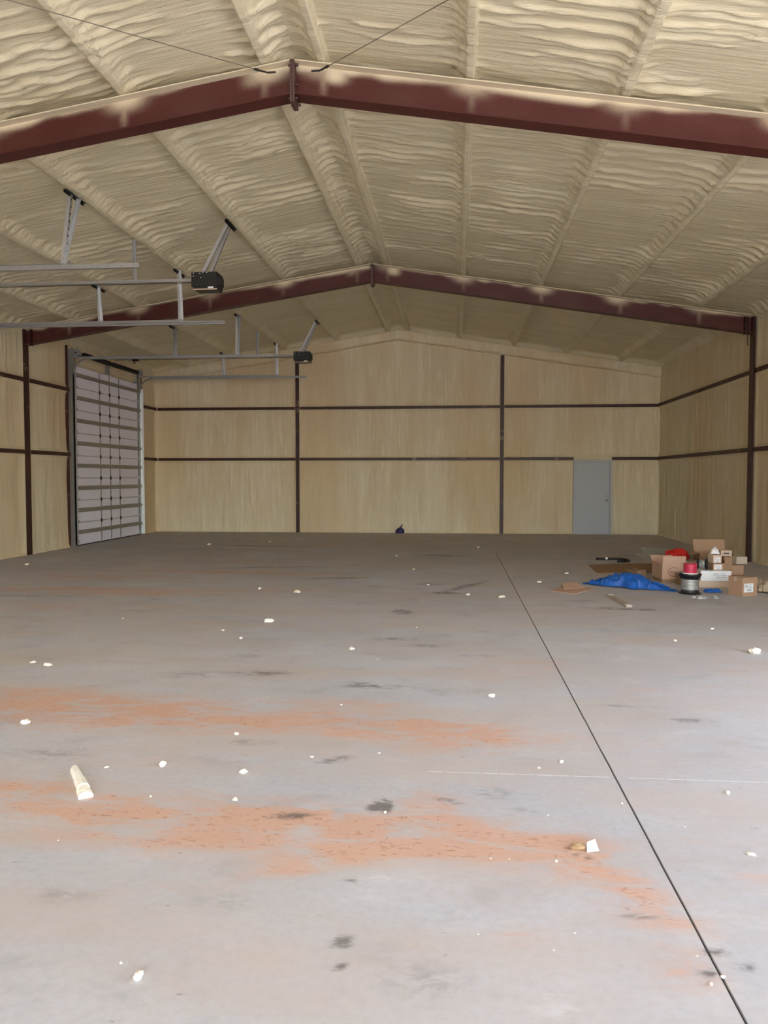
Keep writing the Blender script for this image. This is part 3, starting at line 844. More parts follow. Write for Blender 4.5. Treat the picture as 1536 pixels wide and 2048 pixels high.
def opener(yc, label, key):
    root = empty('door_opener', (XEND, yc, 4.6)); tag(root, label, 'door opener')
    zr = 4.74
    mb = MB(); mb.bb(XL + 0.16, -4.12, yc - 0.02, yc + 0.02, zr + 0.0, zr + 0.045); mb.build('rail', M['galv_dull'], root)
    MB().tube([(XL + 0.25, yc - 0.03, zr - 0.025), (-4.12, yc - 0.03, zr - 0.025)], 0.006, 6).build('drive_chain', M['dark_steel'], root)
    tr = MB(); tr.bb(-8.42, -8.26, yc - 0.04, yc + 0.04, zr - 0.06, zr - 0.01); tr.bb(-8.38, -8.35, yc - 0.01, yc + 0.01, zr - 0.12, zr - 0.04); tr.build('trolley', M['dark_steel'], root)
    x0, x1, z0, z1 = -4.115, -3.70, 4.585, 4.85
    hs = MB(); hs.bb(x0, x1, yc - 0.16, yc + 0.16, z0 + 0.04, z1)
    hs.build('motor_housing', M['black'], root, bevel=0.008)
    lo = MB(); lo.bb(x0 + 0.03, x1 - 0.01, yc - 0.15, yc + 0.15, z0, z0 + 0.045); lo.build('lamp_tray', M['black'], root, bevel=0.005)
    MB().bb(x0 + 0.03, x1, yc - 0.166, yc - 0.158, z0 - 0.012, z0 + 0.003).build('tray_lip', M['card_tan'], root)
    gb_ = MB(); gb_.lathe([(0.05, 0), (0.05, 0.05), (0.03, 0.055)], (x1 - 0.005, yc - 0.05, z0 + 0.13), (1, 0, 0), 12); gb_.bb(x1 - 0.005, x1 + 0.03, yc - 0.13, yc + 0.10, z0 + 0.07, z0 + 0.2); gb_.build('gear_cover', M['black'], root)
    MB().bb(x0 + 0.265, x0 + 0.35, yc - 0.1545, yc - 0.1505, z0 + 0.012, z0 + 0.036).build('label_plate', M['white'], root)
    sc_ = MB()
    for dx, dz in ((0.04, 0.245), (0.14, 0.24), (0.19, 0.25), (0.25, 0.25), (0.04, 0.20), (0.155, 0.175)):
        sc_.lathe([(0.009, 0), (0.009, 0.006), (0.004, 0.008)], (x0 + dx, yc - 0.159, z0 + dz), (0, -1, 0), 8)
    so = sc_.build('screw', M['galv'], root); so['kind'] = 'stuff'
    xt = XRIDGE - PURL[1] - 0.05
    zt = purlin_z(xt)
    for (dy, dyt, mt) in ((-0.07, 0.0, M['galv']), (0.10, 0.10, M['galv_dull'])):
        mb = MB(); angle_bar(mb, (-3.92 + dy * 0.3, yc + dy, z1 - 0.01), (xt, yc + dyt - 0.03, zt - 0.03), 0.05, 0.004, (0, 1, 0)); mb.build('hanger', mt, root)
    mb = MB(); angle_bar(mb, (xt, yc - 0.25, zt - 0.03), (xt, yc + 0.28, zt - 0.03), 0.045, 0.005, (1, 0, 0)); mb.build('purlin_clip', M['dark_steel'], root)
    for xs_ in (x3 - 0.06,):
        mb = MB(); angle_bar(mb, (xs_, yc + 0.02, zr + 0.04), (xs_, yc + 0.02, purlin_z(xs_)), 0.045, 0.004, (0, 1, 0)); angle_bar(mb, (xs_, yc - 0.03, zr + 0.04), (xs_, yc - 0.06, purlin_z(xs_)), 0.045, 0.004, (0, -1, 0)); mb.build('hanger', M['galv_dull'], root)
opener(12.1, 'black motor opener on a long rail, the larger one nearer the camera', 0)
opener(19.8, 'black motor opener on a long rail, the smaller one before the back wall', 1)

# ------------------------------------------------------------------ entry door in the back wall
root = empty('door_2', ((DX0 + DX1) / 2, GL, 0)); tag(root, kind='structure')
fb = MB()
fb.bb(DX0, DX0 + 0.06, GL - 0.03, GL + 0.12, 0, DZ); fb.bb(DX1 - 0.06, DX1, GL - 0.03, GL + 0.12, 0, DZ); fb.bb(DX0 + 0.06, DX1 - 0.06, GL - 0.03, GL + 0.12, DZ - 0.06, DZ)
fb.build('door_frame', M['entry_door'], root)
lf = MB(); lf.bb(DX0 + 0.065, DX1 - 0.065, GL - 0.005, GL + 0.04, 0.012, DZ - 0.065)
leaf = lf.build('door_leaf', M['entry_door'], root)
MB().lathe([(0.032, 0), (0.032, 0.008), (0.014, 0.012), (0.014, 0.035), (0.026, 0.04), (0.031, 0.055), (0.022, 0.068)], (DX1 - 0.145, GL - 0.005, 0.99), (0, -1, 0), 14).build('door_knob', M['chrome'], leaf, True)
MB().lathe([(0.03, 0), (0.03, 0.012), (0.02, 0.018)], (DX1 - 0.145, GL - 0.005, 1.13), (0, -1, 0), 14).build('deadbolt', M['chrome'], leaf, True)
for z in (0.28, 1.05, 1.85):
    MB().tube([(DX0 + 0.063, GL - 0.012, z - 0.05), (DX0 + 0.063, GL - 0.012, z + 0.05)], 0.009, 8).build('hinge', M['galv_dull'], leaf)
MB().bb(DX0 + 0.06, DX1 - 0.06, GL - 0.02, GL + 0.1, 0, 0.012).build('threshold', M['galv_dull'], root)

# ------------------------------------------------------------------ crumpled sheets
def sheet(name, outline_fn, mat, label, cat, loc, size, hfun, n=48, seed=0, rz=0.0, thick=0.004):
    u = np.linspace(-1, 1, n); v = np.linspace(-1, 1, n)
    Uu, Vv = np.meshgrid(u, v, indexing='ij')
    # map the square onto a disc-like blob whose edge follows outline_fn(angle)
    rad = np.maximum(np.abs(Uu), np.abs(Vv)); ang = np.arctan2(Vv, Uu)
    rr = rad * outline_fn(ang)
    Xs = rr * np.cos(ang) * size[0]; Ys = rr * np.sin(ang) * size[1]
    Zs = hfun(Xs, Ys, rad)
    o = grid_mesh(name, np.stack([Xs, Ys, Zs], -1), mat)
    md = o.modifiers.new('thickness', 'SOLIDIFY'); md.thickness = thick; md.offset = 1
    o.location = loc; o.rotation_euler = (0, 0, rz)
    return tag(o, label, cat)

def crumple(X, Y, s, a, seed):
    return a * 0.62 * ((1 - np.abs(vn(X / s, Y / s, seed))) ** 2 + 0.6 * (1 - np.abs(vn(X / (s * 0.45), Y / (s * 0.45), seed + 1))) ** 2 + 0.3 * (1 - np.abs(vn(X / (s * 0.2), Y / (s * 0.2), seed + 2))))
def tarp_h(X, Y, rad):
    body = 0.13 * np.exp(-((X - 0.02) / 0.28) ** 2 - ((Y - 0.03) / 0.2) ** 2) + 0.05 * np.exp(-((X + 0.3) / 0.25) ** 2 - (Y / 0.2) ** 2)
    edge = 1 - sst(0.75, 1.0, rad)
    return 0.006 + (body + crumple(X, Y, 0.15, 0.085, 200)) * (0.12 + 0.88 * edge)
sheet('plastic_sheet', lambda a: 1 + 0.22 * np.sin(2 * a + 0.6) + 0.14 * np.sin(5 * a + 1) + 0.1 * np.sin(9 * a), M['tarp'],
      'crumpled bright blue plastic sheet lying left of the cartons', 'plastic sheet', (2.60, 11.97, 0), (0.56, 0.25), tarp_h, 100, thick=0.003, rz=-0.70)
sheet('plastic_sheet', lambda a: 1 + 0.18 * np.sin(3 * a + 2) + 0.1 * np.sin(8 * a), M['tarp'],
      'small blue plastic strip sticking out between the cable reel and the labelled front carton', 'plastic sheet', (3.68, 11.52, 0), (0.13, 0.08), lambda X, Y, r: 0.004 + crumple(X, Y, 0.10, 0.05, 220) * (1 - 0.85 * sst(0.6, 1, r)), 40, thick=0.003)
sheet('plastic_wrap', lambda a: 1 + 0.2 * np.sin(3 * a) + 0.1 * np.sin(6 * a + 1), M['film'],
      'clear crumpled plastic wrap in front of the cable reel', 'plastic wrap', (3.33, 10.88, 0), (0.13, 0.08), lambda X, Y, r: 0.004 + crumple(X, Y, 0.05, 0.05, 230) * (1 - 0.8 * sst(0.6, 1, r)), 28, thick=0.002)
sheet('plastic_wrap', lambda a: 1 + 0.2 * np.sin(3 * a + 1), M['film'],
      'smaller clear plastic scrap right of the crumpled wrap', 'plastic wrap', (3.53, 10.90, 0), (0.05, 0.05), lambda X, Y, r: 0.004 + crumple(X, Y, 0.04, 0.05, 240) * (1 - 0.8 * sst(0.6, 1, r)), 20, thick=0.002)
sheet('packing_paper', lambda a: 1 + 0.15 * np.sin(4 * a) + 0.08 * np.sin(9 * a), M['paper'],
      'crumpled brown packing paper at the right end of the pile', 'packing paper', (4.42, 11.64, 0), (0.085, 0.17), lambda X, Y, r: 0.01 + (0.07 * np.exp(-(X / 0.06) ** 2) + crumple(X, Y, 0.06, 0.11, 250)) * (1 - 0.9 * sst(0.65, 1, r)), 40, thick=0.003)

# small tied blue bag by the back wall
root = empty('plastic_bag', (-1.64, 22.86, 0)); tag(root, 'small knotted dark blue plastic bag on the floor against the back wall', 'bag')
U, Vv = np.meshgrid(np.linspace(0, 2 * math.pi, 33), np.linspace(0, 1, 20), indexing='ij')
prof_r = np.interp(Vv, [0, 0.08, 0.3, 0.6, 0.85, 1.0], [0.02, 0.11, 0.115, 0.085, 0.035, 0.018])
prof_z = np.interp(Vv, [0, 0.08, 0.3, 0.6, 0.85, 1.0], [0.0, 0.006, 0.06, 0.13, 0.17, 0.185])
rr = prof_r * (1 + 0.14 * np.sin(7 * U + 3 * Vv) + 0.1 * np.sin(3 * U))
grid_mesh('bag_body', np.stack([-1.64 + rr * np.cos(U) * 1.05 + 0.03 * Vv, 22.86 + rr * np.sin(U) * 0.7, prof_z], -1), M['tarp_dark'], root)
MB().tube([(-1.61, 22.86, 0.175), (-1.59, 22.86, 0.205), (-1.57, 22.855, 0.235), (-1.55, 22.85, 0.25)], [0.016, 0.013, 0.022, 0.012], 8).build('bag_neck', M['tarp_dark'], root, True)

# ------------------------------------------------------------------ cartons
def carton(loc, size, rz, mat, label, cat='carton', tape=True, sticker=None, open_top=False, tilt=None, flaps=None):
    """loc = base centre. sticker = (u0,u1,v0,v1) fractions on the face towards -Y"""
    root = empty('carton', loc, 0); tag(root, label, cat)
    w, d_, h = size
    kids = []
    b = MB()
    if open_top:
        t = 0.005
        b.bb(-w / 2, w / 2, -d_ / 2, -d_ / 2 + t, 0, h); b.bb(-w / 2, w / 2, d_ / 2 - t, d_ / 2, 0, h)
        b.bb(-w / 2, -w / 2 + t, -d_ / 2 + t, d_ / 2 - t, 0, h); b.bb(w / 2 - t, w / 2, -d_ / 2 + t, d_ / 2 - t, 0, h)
        b.bb(-w / 2 + t, w / 2 - t, -d_ / 2 + t, d_ / 2 - t, 0, t)
    else:
        b.bb(-w / 2, w / 2, -d_ / 2, d_ / 2, 0, h)
    def fin(mb, name, mt, bev=0.0, par=None):
        me_o = mb.build(name, mt, root, bevel=bev)
        me_o.matrix_parent_inverse = Matrix.Identity(4)
        return me_o
    body = fin(b, 'box_body', mat, 0.003 if not open_top else 0)
    if open_top:
        for (ang, side, ln) in (flaps or []):
            f = MB()
            c0 = math.cos(ang); s0 = math.sin(ang)
            tt_ = 0.004
            if side in ('front', 'back'):
                y0 = -d_ / 2 if side == 'front' else d_ / 2
                sg = -1 if side == 'front' else 1
                pts = [(-w / 2 + 0.004, y0, h), (w / 2 - 0.004, y0, h), (w / 2 - 0.004, y0 + sg * ln * s0, h + ln * c0), (-w / 2 + 0.004, y0 + sg * ln * s0, h + ln * c0)]
                nv_ = Vector((0, -sg * c0, s0)) * tt_
            else:
                x0 = -w / 2 if side == 'left' else w / 2
                sg = -1 if side == 'left' else 1
                pts = [(x0, -d_ / 2 + 0.004, h), (x0, d_ / 2 - 0.004, h), (x0 + sg * ln * s0, d_ / 2 - 0.004, h + ln * c0), (x0 + sg * ln * s0, -d_ / 2 + 0.004, h + ln * c0)]
                nv_ = Vector((-sg * c0, 0, s0)) * tt_
            pts = [Vector(p) for p in pts]
            f.add(pts + [p + nv_ for p in pts], [(0, 1, 2, 3), (7, 6, 5, 4), (0, 4, 5, 1), (1, 5, 6, 2), (2, 6, 7, 3), (3, 7, 4, 0)])
            fin(f, 'flap', mat)
    elif tape:
        tb = MB()
        tb.bb(-w / 2 + 0.002, w / 2 - 0.002, -0.025, 0.025, h, h + 0.0012)
        fin(tb, 'tape', M['tape'])
        for sx_ in (-1, 1):
            sb = MB(); sb.bb(sx_ * (w / 2 + 0.0012), sx_ * w / 2, -0.025, 0.025, h - 0.06, h); fin(sb, 'tape', M['tape'])
    if sticker:
        u0, u1, v0, v1 = sticker
        s = MB(); yv = -d_ / 2
        xa, xb, za, zb = -w / 2 + u0 * w, -w / 2 + u1 * w, v0 * h, v1 * h
        s.bb(xa, xb, yv - 0.0018, yv - 0.0004, za, zb)
        lab = fin(s, 'label', M['white'])
        p = MB()
        rng = random.Random(int((loc[0] + loc[1]) * 1000))
        for (fx0, fx1, fz) in ((0.08, 0.45, 0.80), (0.55, 0.80, 0.85), (0.08, 0.38, 0.66), (0.50, 0.86, 0.62), (0.08, 0.50, 0.52), (0.55, 0.9, 0.48)):
            zc = za + (zb - za) * fz; x_ = xa + (xb - xa) * fx0; xe_ = xa + (xb - xa) * fx1
            hh_ = (zb - za) * 0.025
            while x_ < xe_:                                     # runs of small print
                l = rng.uniform(0.04, 0.10) * (xb - xa)
                p.bb(x_, min(x_ + l, xe_), yv - 0.0024, yv - 0.0018, zc - hh_, zc + hh_)
                x_ += l + 0.02 * (xb - xa)
        for q in range(16):                                     # bar code
            x_ = xa + (xb - xa) * (0.30 + 0.035 * q)
            p.bb(x_, x_ + (xb - xa) * rng.choice((0.008, 0.014, 0.02)), yv - 0.0024, yv - 0.0018, za + (zb - za) * 0.16, za + (zb - za) * 0.33)
        pr = fin(p, 'print', M['ink']); pr.parent = lab; pr['kind'] = 'stuff'
    if tilt: root.rotation_euler = (tilt[0], tilt[1], rz)
    else: root.rotation_euler = (0, 0, rz)
    return root

# carton A: open, standing flaps, round printed mark on the front
A = carton((3.40, 12.75, 0.055), (0.37, 0.46, 0.235), 0.10, M['card_pink'], 'open pinkish carton with a round printed mark, left of the cable reel', open_top=True,
           flaps=[(0.12, 'front', 0.13), (1.2, 'left', 0.12), (0.9, 'back', 0.14), (0.15, 'right', 0.05)])
mk = MB()
yv = -0.2305; cx_, cz_ = 0.0, 0.115
N = 44
for i in range(N):
    a0, a1 = R(52 + i * 266 / N), R(52 + (i + 1) * 266 / N)
    r0, r1 = 0.066, 0.072
    ex = 1.28
    ps = [(cx_ + ex * r0 * math.cos(a0), cz_ + r0 * math.sin(a0)), (cx_ + ex * r1 * math.cos(a0), cz_ + r1 * math.sin(a0)), (cx_ + ex * r1 * math.cos(a1), cz_ + r1 * math.sin(a1)), (cx_ + ex * r0 * math.cos(a1), cz_ + r0 * math.sin(a1))]
    mk.add([(x, yv - 0.0008, z) for x, z in ps] + [(x, yv, z) for x, z in ps], [(0, 1, 2, 3), (7, 6, 5, 4), (0, 4, 5, 1), (2, 6, 7, 3)])
for i, (x0, x1, zt_, zb_) in enumerate(((-0.055, -0.043, 0.018, -0.02), (-0.035, -0.012, 0.010, -0.012), (-0.006, 0.020, 0.011, -0.010), (0.026, 0.052, 0.010, -0.011), (0.058, 0.082, 0.012, -0.010), (0.088, 0.112, 0.013, -0.006), (0.116, 0.138, 0.016, -0.014))):
    mk.bb(x0, x1, yv - 0.0008, yv, cz_ + zt_ * 0.55, cz_ + zt_); mk.bb(x0, x0 + 0.006, yv - 0.0008, yv, cz_ + zb_, cz_ + zt_); mk.bb(x1 - 0.006, x1, yv - 0.0008, yv, cz_ + zb_, cz_ + zt_ * 0.8)
mo = mk.build('printed_mark', M['brown_ink'], A); mo.matrix_parent_inverse = Matrix.Identity(4)
carton((3.40, 12.72, 0.0), (0.36, 0.44, 0.054), 0.06, M['card_dark'], 'flat reddish brown carton under the open carton', tape=False)
carton((3.02, 13.25, 0.0), (0.16, 0.30, 0.12), 0.3, M['card_dark'], 'low dark carton lying left behind the open carton', open_top=True, flaps=[(1.3, 'front', 0.06), (1.0, 'left', 0.06)])
carton((4.03, 11.30, 0.0), (0.265, 0.26, 0.265), 0.45, M['card'], 'brown front carton with a white shipping sticker, lowest at the right', sticker=(0.10, 0.72, 0.22, 0.68))
carton((3.90, 12.15, 0.10), (0.44, 0.30, 0.155), -0.04, M['paper_white'], 'long white carton end lying right of the cable reel', tape=False, sticker=(0.36, 0.90, 0.25, 0.85))
carton((3.88, 12.20, 0.0), (0.46, 0.36, 0.098), 0.03, M['card_tan'], 'low tan carton under the long white carton', tape=False)
carton((3.935, 12.14, 0.257), (0.17, 0.22, 0.105), 0.05, M['card'], 'small brown carton with a white sticker on top of the long white carton', sticker=(0.10, 0.75, 0.15, 0.85))
carton((3.92, 12.16, 0.364), (0.135, 0.15, 0.12), 0.2, M['card_tan'], 'small tan carton with a pale sticker, second from the top of the front stack', sticker=(0.15, 0.85, 0.1, 0.7))
carton((4.10, 12.16, 0.257), (0.11, 0.18, 0.20), -0.1, M['card_dark'], 'narrow dark brown carton standing beside the small stack', tape=True)
carton((4.25, 12.55, 0.0), (0.34, 0.34, 0.30), 0.05, M['card'], 'brown carton behind the labelled front carton', tape=True)
carton((4.44, 12.62, 0.302), (0.17, 0.18, 0.115), 0.1, M['card_grey'], 'small grey carton on the right end of the stack', tape=False)
S = carton((4.26, 12.78, 0.302), (0.17, 0.2, 0.20), 0.05, M['card_tan'], 'tall tan carton with dark hand slots near the wall column', tape=False)
for z in (0.145, 0.075):
    so = MB().bb(-0.045, 0.045, -0.1016, -0.1, z, z + 0.016).build('hand_slot', M['black'], S); so.matrix_parent_inverse = Matrix.Identity(4)
B = carton((4.30, 13.45, 0.0), (0.52, 0.42, 0.40), -0.05, M['card'], 'large open carton with a raised back flap behind the stack', open_top=True, flaps=[(0.25, 'back', 0.20), (1.9, 'front', 0.16), (1.7, 'left', 0.14)])
carton((3.72, 13.4, 0.0), (0.50, 0.40, 0.24), 0.08, M['card_dark'], 'dark open carton under the red plastic sheet', open_top=True, flaps=[(1.5, 'left', 0.12), (0.5, 'front', 0.06), (1.2, 'back', 0.14)])
carton((3.78, 12.99, 0.0), (0.30, 0.26, 0.27), 0.0, M['card_pink'], 'pinkish carton half hidden behind the cable reel', open_top=True, flaps=[(1.45, 'front', 0.1), (1.2, 'right', 0.1)])
carton((4.31, 12.12, 0.0), (0.22, 0.22, 0.17), 0.2, M['card_dark'], 'dark carton between the front carton and the packing paper', tape=True)
o = sheet('plastic_sheet', lambda a: 1 + 0.16 * np.sin(3 * a + 1) + 0.08 * np.sin(7 * a), M['red_plastic'], 'crumpled red plastic sheet lying on the dark carton at the back', 'plastic sheet', (3.70, 13.42, 0.255), (0.21, 0.17),
      lambda X, Y, r: 0.02 + (0.13 * np.exp(-(X / 0.2) ** 2 - (Y / 0.16) ** 2) + crumple(X, Y, 0.12, 0.08, 260)) * (1 - 0.85 * sst(0.7, 1, r)), 36, thick=0.003)
sheet('crumpled_wrapper', lambda a: 1 + 0.14 * np.sin(4 * a), M['paper_white'], 'crumpled white and grey wrapper topping the front stack', 'wrapper', (3.92, 12.16, 0.487), (0.075, 0.07), lambda X, Y, r: 0.004 + (0.07 * np.exp(-(X / 0.06) ** 2 - (Y / 0.06) ** 2) + crumple(X, Y, 0.04, 0.04, 270)) * (1 - 0.8 * sst(0.7, 1, r)), 26, thick=0.002)
sheet('crumpled_wrapper', lambda a: 1 + 0.14 * np.sin(3 * a), M['film'], 'crumpled clear wrapper lying before the slotted tan carton', 'wrapper', (4.21, 12.55, 0.303), (0.06, 0.05), lambda X, Y, r: 0.004 + (0.04 * np.exp(-(X / 0.06) ** 2 - (Y / 0.05) ** 2) + crumple(X, Y, 0.04, 0.04, 280)) * (1 - 0.8 * sst(0.7, 1, r)), 22, thick=0.002)

# cable reels
def reel(loc, r, h, rc, label, mid, flange, axis=(0, 0, 1)):
    root = empty('cable_reel', loc); tag(root, label, 'cable reel')
    ax = Vector(axis).normalized(); L = Vector(loc)
    b = MB(); b.lathe([(r * 0.3, 0), (r, 0), (r, 0.012), (r * 0.78, 0.03), (r * 0.72, 0.07 * h / 0.28)], L, ax, 24); b.build('reel_flange', flange, root)
    b = MB(); b.lathe([(rc, 0.06 * h / 0.28)] + [(rc + (0.003 if q % 2 else 0.0), h * (0.22 + 0.5 * q / 14)) for q in range(15)] + [(rc, h * 0.76)], L, ax, 24); b.build('wound_cable', mid, root)
    b = MB(); b.lathe([(rc * 1.02, h * 0.74), (r * 0.85, h * 0.80), (r, h - 0.012), (r, h), (r * 0.3, h)], L, ax, 24); b.build('reel_flange', flange, root)
    return root
reel((3.335, 11.38, 0.0), 0.155, 0.285, 0.118, 'black reel of clear wrapped cable standing on the floor before the cartons', M['silver_wrap'], M['black'])
rp = empty('cable_reel', (3.335, 11.38, 0.286)); tag(rp, 'small pink red reel standing on top of the black cable reel', 'cable reel')
MB().lathe([(0.03, 0), (0.105, 0), (0.105, 0.008), (0.092, 0.014)], (3.335, 11.38, 0.286), (0, 0, 1), 24).build('reel_flange', M['white'], rp)
MB().lathe([(0.088, 0.012)] + [(0.088 + (0.002 if q % 2 else 0), 0.02 + 0.012 * q) for q in range(9)] + [(0.088, 0.128), (0.094, 0.132), (0.094, 0.142), (0.035, 0.142), (0.03, 0.12)], (3.335, 11.38, 0.286), (0, 0, 1), 24).build('wound_cable', M['pink_reel'], rp)
reel((3.66, 12.16, 0.342), 0.083, 0.15, 0.062, 'black reel tipped on its side with silver cable behind the pink reel', M['silver_wrap'], M['black'], (0.93, -0.36, 0.0))
carton((3.53, 12.33, 0.0), (0.20, 0.26, 0.17), 0.05, M['card_dark'], 'dark brown carton directly behind the black cable reel', tape=False)

# flattened cardboard on the floor
def flat_board(name, pts, h, mat, label, cat, z0=0.0, curl=0.0):
    o = MB()
    n = len(pts)
    vs = [(x, y, z0 + 0.001 + (curl if i in (0, n - 1) else 0)) for i, (x, y) in enumerate(pts)] + [(x, y, z0 + h + (curl if i in (0, n - 1) else 0)) for i, (x, y) in enumerate(pts)]
    o.add(vs, [tuple(reversed(range(n))), tuple(range(n, 2 * n))] + [(i, (i + 1) % n, n + (i + 1) % n, n + i) for i in range(n)])
    return tag(o.build(name, mat), label, cat)
bd = flat_board('cardboard_sheet', [(2.49, 14.83), (2.44, 13.62), (3.36, 13.76), (3.85, 14.6), (3.73, 15.2), (3.1, 15.1)], 0.012, M['card_dark'], 'large flattened brown cardboard sheet behind the blue plastic', 'cardboard')
b2 = flat_board('cardboard_sheet', [(1.37, 11.45), (1.69, 11.14), (2.06, 11.72), (1.85, 12.0), (1.65, 12.08), (1.55, 11.75)], 0.008, M['card_pink'], 'small folded pinkish cardboard sheet left of the blue plastic', 'cardboard')
fl_ = MB(); fl_.add([(1.60, 11.60, 0.009), (1.92, 11.75, 0.009), (1.84, 12.0, 0.05), (1.62, 11.98, 0.045), (1.60, 11.60, 0.013), (1.92, 11.75, 0.013), (1.84, 12.0, 0.054), (1.62, 11.98, 0.049)], [(3, 2, 1, 0), (4, 5, 6, 7), (0, 1, 5, 4), (1, 2, 6, 5), (2, 3, 7, 6), (3, 0, 4, 7)])
fo = fl_.build('flap', M['card_pink'], b2); fo.matrix_parent_inverse = Matrix.Translation(-b2.location)
# J shaped black strap
root = empty('black_rod', (3.1, 15.75, 0)); tag(root, 'black hooked rod lying behind the cardboard sheet', 'rod')
pts = [(2.80, 15.80, 0.03), (3.0, 15.82, 0.03), (3.22, 15.84, 0.03), (3.34, 15.78, 0.03), (3.40, 15.62, 0.03), (3.37, 15.42, 0.03), (3.27, 15.34, 0.03), (3.12, 15.32, 0.03)]
MB().tube(pts, 0.022, 8).build('rod', M['black'], root, True)
MB().bb(2.985, 3.03, 15.785, 15.80, 0.02, 0.06).build('tag', M['white'], root)
# bundles of steel strips behind the cartons
for (bx, by, nw, nl, ang0, ln0) in ((3.62, 16.15, 3, 3, -58, 2.05), (3.90, 16.66, 3, 5, -58, 2.2)):
    for lay in range(nl):
        for q in range(nw):
            ang = R(ang0)
            dirv = Vector((math.cos(ang), math.sin(ang), 0)); side = Vector((-dirv.y, dirv.x, 0))
            a = Vector((bx, by, 0)) + side * (0.088 * q) + dirv * random.uniform(-0.02, 0.30)
            a.z = 0.001 + 0.0385 * lay
            b = a + dirv * (ln0 - random.uniform(0.25, 0.35))
            mb = MB()
            mb.prism([(-0.033, 0.030), (-0.033, 0.036), (0.033, 0.036), (0.033, 0.030), (0.018, 0.030), (0.018, 0.004), (0.030, 0.004), (0.030, 0), (-0.030, 0), (-0.030, 0.004), (-0.018, 0.004), (-0.018, 0.030)], a, b, side, (0, 0, 1))
            o = mb.build('steel_channel', M['strip_metal'])
            w_ = 'lower bundle, its left end nearer the cardboard sheet' if nl == 3 else 'higher bundle, behind the lower one'
            tag(o, 'long grey green steel channel in the ' + w_, 'steel channel', 'channels in the lower bundle' if nl == 3 else 'channels in the higher bundle')
# wooden lath with white ends
root = empty('wood_lath', (2.18, 10.6, 0)); tag(root, 'short weathered wooden lath with white ends on the floor', 'wood')
MB().box((2.18, 10.60, 0.011), (0.075, 1.02, 0.022), 0.06).build('lath', M['wood'], root)
MB().box((2.155, 11.0, 0.0235), (0.072, 0.10, 0.003), 0.06).build('paper_patch', M['paper_white'], root)
MB().box((2.21, 10.13, 0.0235), (0.078, 0.10, 0.003), 0.06).build('paper_patch', M['paper_white'], root)

# ------------------------------------------------------------------ foam scraps on the floor
def chunk_mesh(seed, flat=0.5):
    bm = bmesh.new()
    bmesh.ops.create_icosphere(bm, subdivisions=2, radius=1.0)
    rng = np.random.RandomState(seed)
    ph = rng.rand(6) * 6
    for v in bm.verts:
        x, y, z = v.co
        s = 1 + 0.22 * math.sin(3 * x + ph[0]) * math.cos(2.5 * y + ph[1]) + 0.15 * math.sin(5 * y + ph[2] + 3 * z) + 0.10 * math.sin(9 * x + ph[3])
        v.co = (x * s, y * s * 0.75, max(z * s, -0.55) * flat)
    lo = min(v.co.z for v in bm.verts)
    for v in bm.verts: v.co.z -= lo
    me = bpy.data.meshes.new('foam_scrap'); bm.to_mesh(me); bm.free()
    me.materials.append(M['foam_scrap'])
    return me
CH = [chunk_mesh(i, random.uniform(0.4, 0.7)) for i in range(7)]
BIG = [(-2.12, 8.68, 0.075, 'white foam lump alone left of centre on the middle floor'), (-0.99, 7.38, 0.05, 'white foam lump near the middle floor beside dark scuffs'),
       (-1.67, 4.27, 0.040, 'cream foam scrap right of the long foam stick'), (-1.04, 2.42, 0.030, 'bright cream foam flake closest to the camera at lower left'),
       (-1.18, 4.21, 0.036, 'cream foam scrap left of the floor middle behind the red dirt'), (-2.88, 4.93, 0.048, 'cream foam scrap at the left edge on the red dirt band'),
       (-2.26, 10.96, 0.08, 'larger pale foam lump at the far middle of the floor'), (-3.57, 6.48, 0.05, 'white foam scrap at the left edge of the grey floor'),
       (0.64, 10.76, 0.07, 'pale foam lump left of the wooden lath beyond the joint'), (2.81, 7.54, 0.08, 'tan foam flake at the right edge of the floor'),
       (0.28, 5.86, 0.036, 'white foam lump left of the floor joint halfway'), (0.89, 2.60, 0.012, 'foam bit lying in the floor joint at lower right')]
for i, (x, y, r, lab) in enumerate(BIG):
    o = bpy.data.objects.new('foam_scrap', CH[i % 7]); COL.objects.link(o)
    o.location = (x, y, 0.0); r *= 0.72; o.scale = (r, r, r * 0.9); o.rotation_euler = (0, 0, random.uniform(0, 6.28))
    tag(o, lab, 'foam scrap')
SMALL = [(-2.5, 8.15, .03), (-2.19, 7.76, .035), (-3.76, 6.58, .035), (-2.88, 11.25, .05), (-1.4, 4.84, .028), (-1.98, 4.21, .018), (-1.12, 3.84, .025), (-0.84, 4.48, .016), (0.62, 4.53, .022), (0.48, 4.43, .016),
         (1.43, 4.16, .022), (0.18, 10.94, .05), (1.3, 3.48, .026), (-1.13, 2.49, .009), (-0.34, 3.76, .016), (0.44, 3.34, .012), (0.85, 3.98, .012), (0.84, 2.56, .012), (0.46, 3.8, .008),
         (-0.74, 13.9, .05), (-0.41, 11.91, .03), (1.32, 12.36, .05), (-8.05, 13.94, .06), (-4.72, 19.48, .07), (-5.99, 18.48, .07), (-0.45, 4.58, .012), (0.16, 3.34, .008), (-0.82, 5.54, .014), (1.09, 3.73, .007),
         (-1.57, 3.84, .012), (-1.8, 3.33, .008), (0.24, 3.34, .006), (0.09, 2.77, .006), (0.35, 2.7, .006), (0.84, 2.71, .007), (0.44, 2.81, .006), (-3.88, 8.74, .02), (-0.7, 6.97, .016), (1.9, 13.49, .05),
         (0.54, 18.4, .06), (-1.23, 16.26, .05), (-0.42, 8.51, .018), (2.8, 8.72, .03), (2.22, 8.04, .03)]
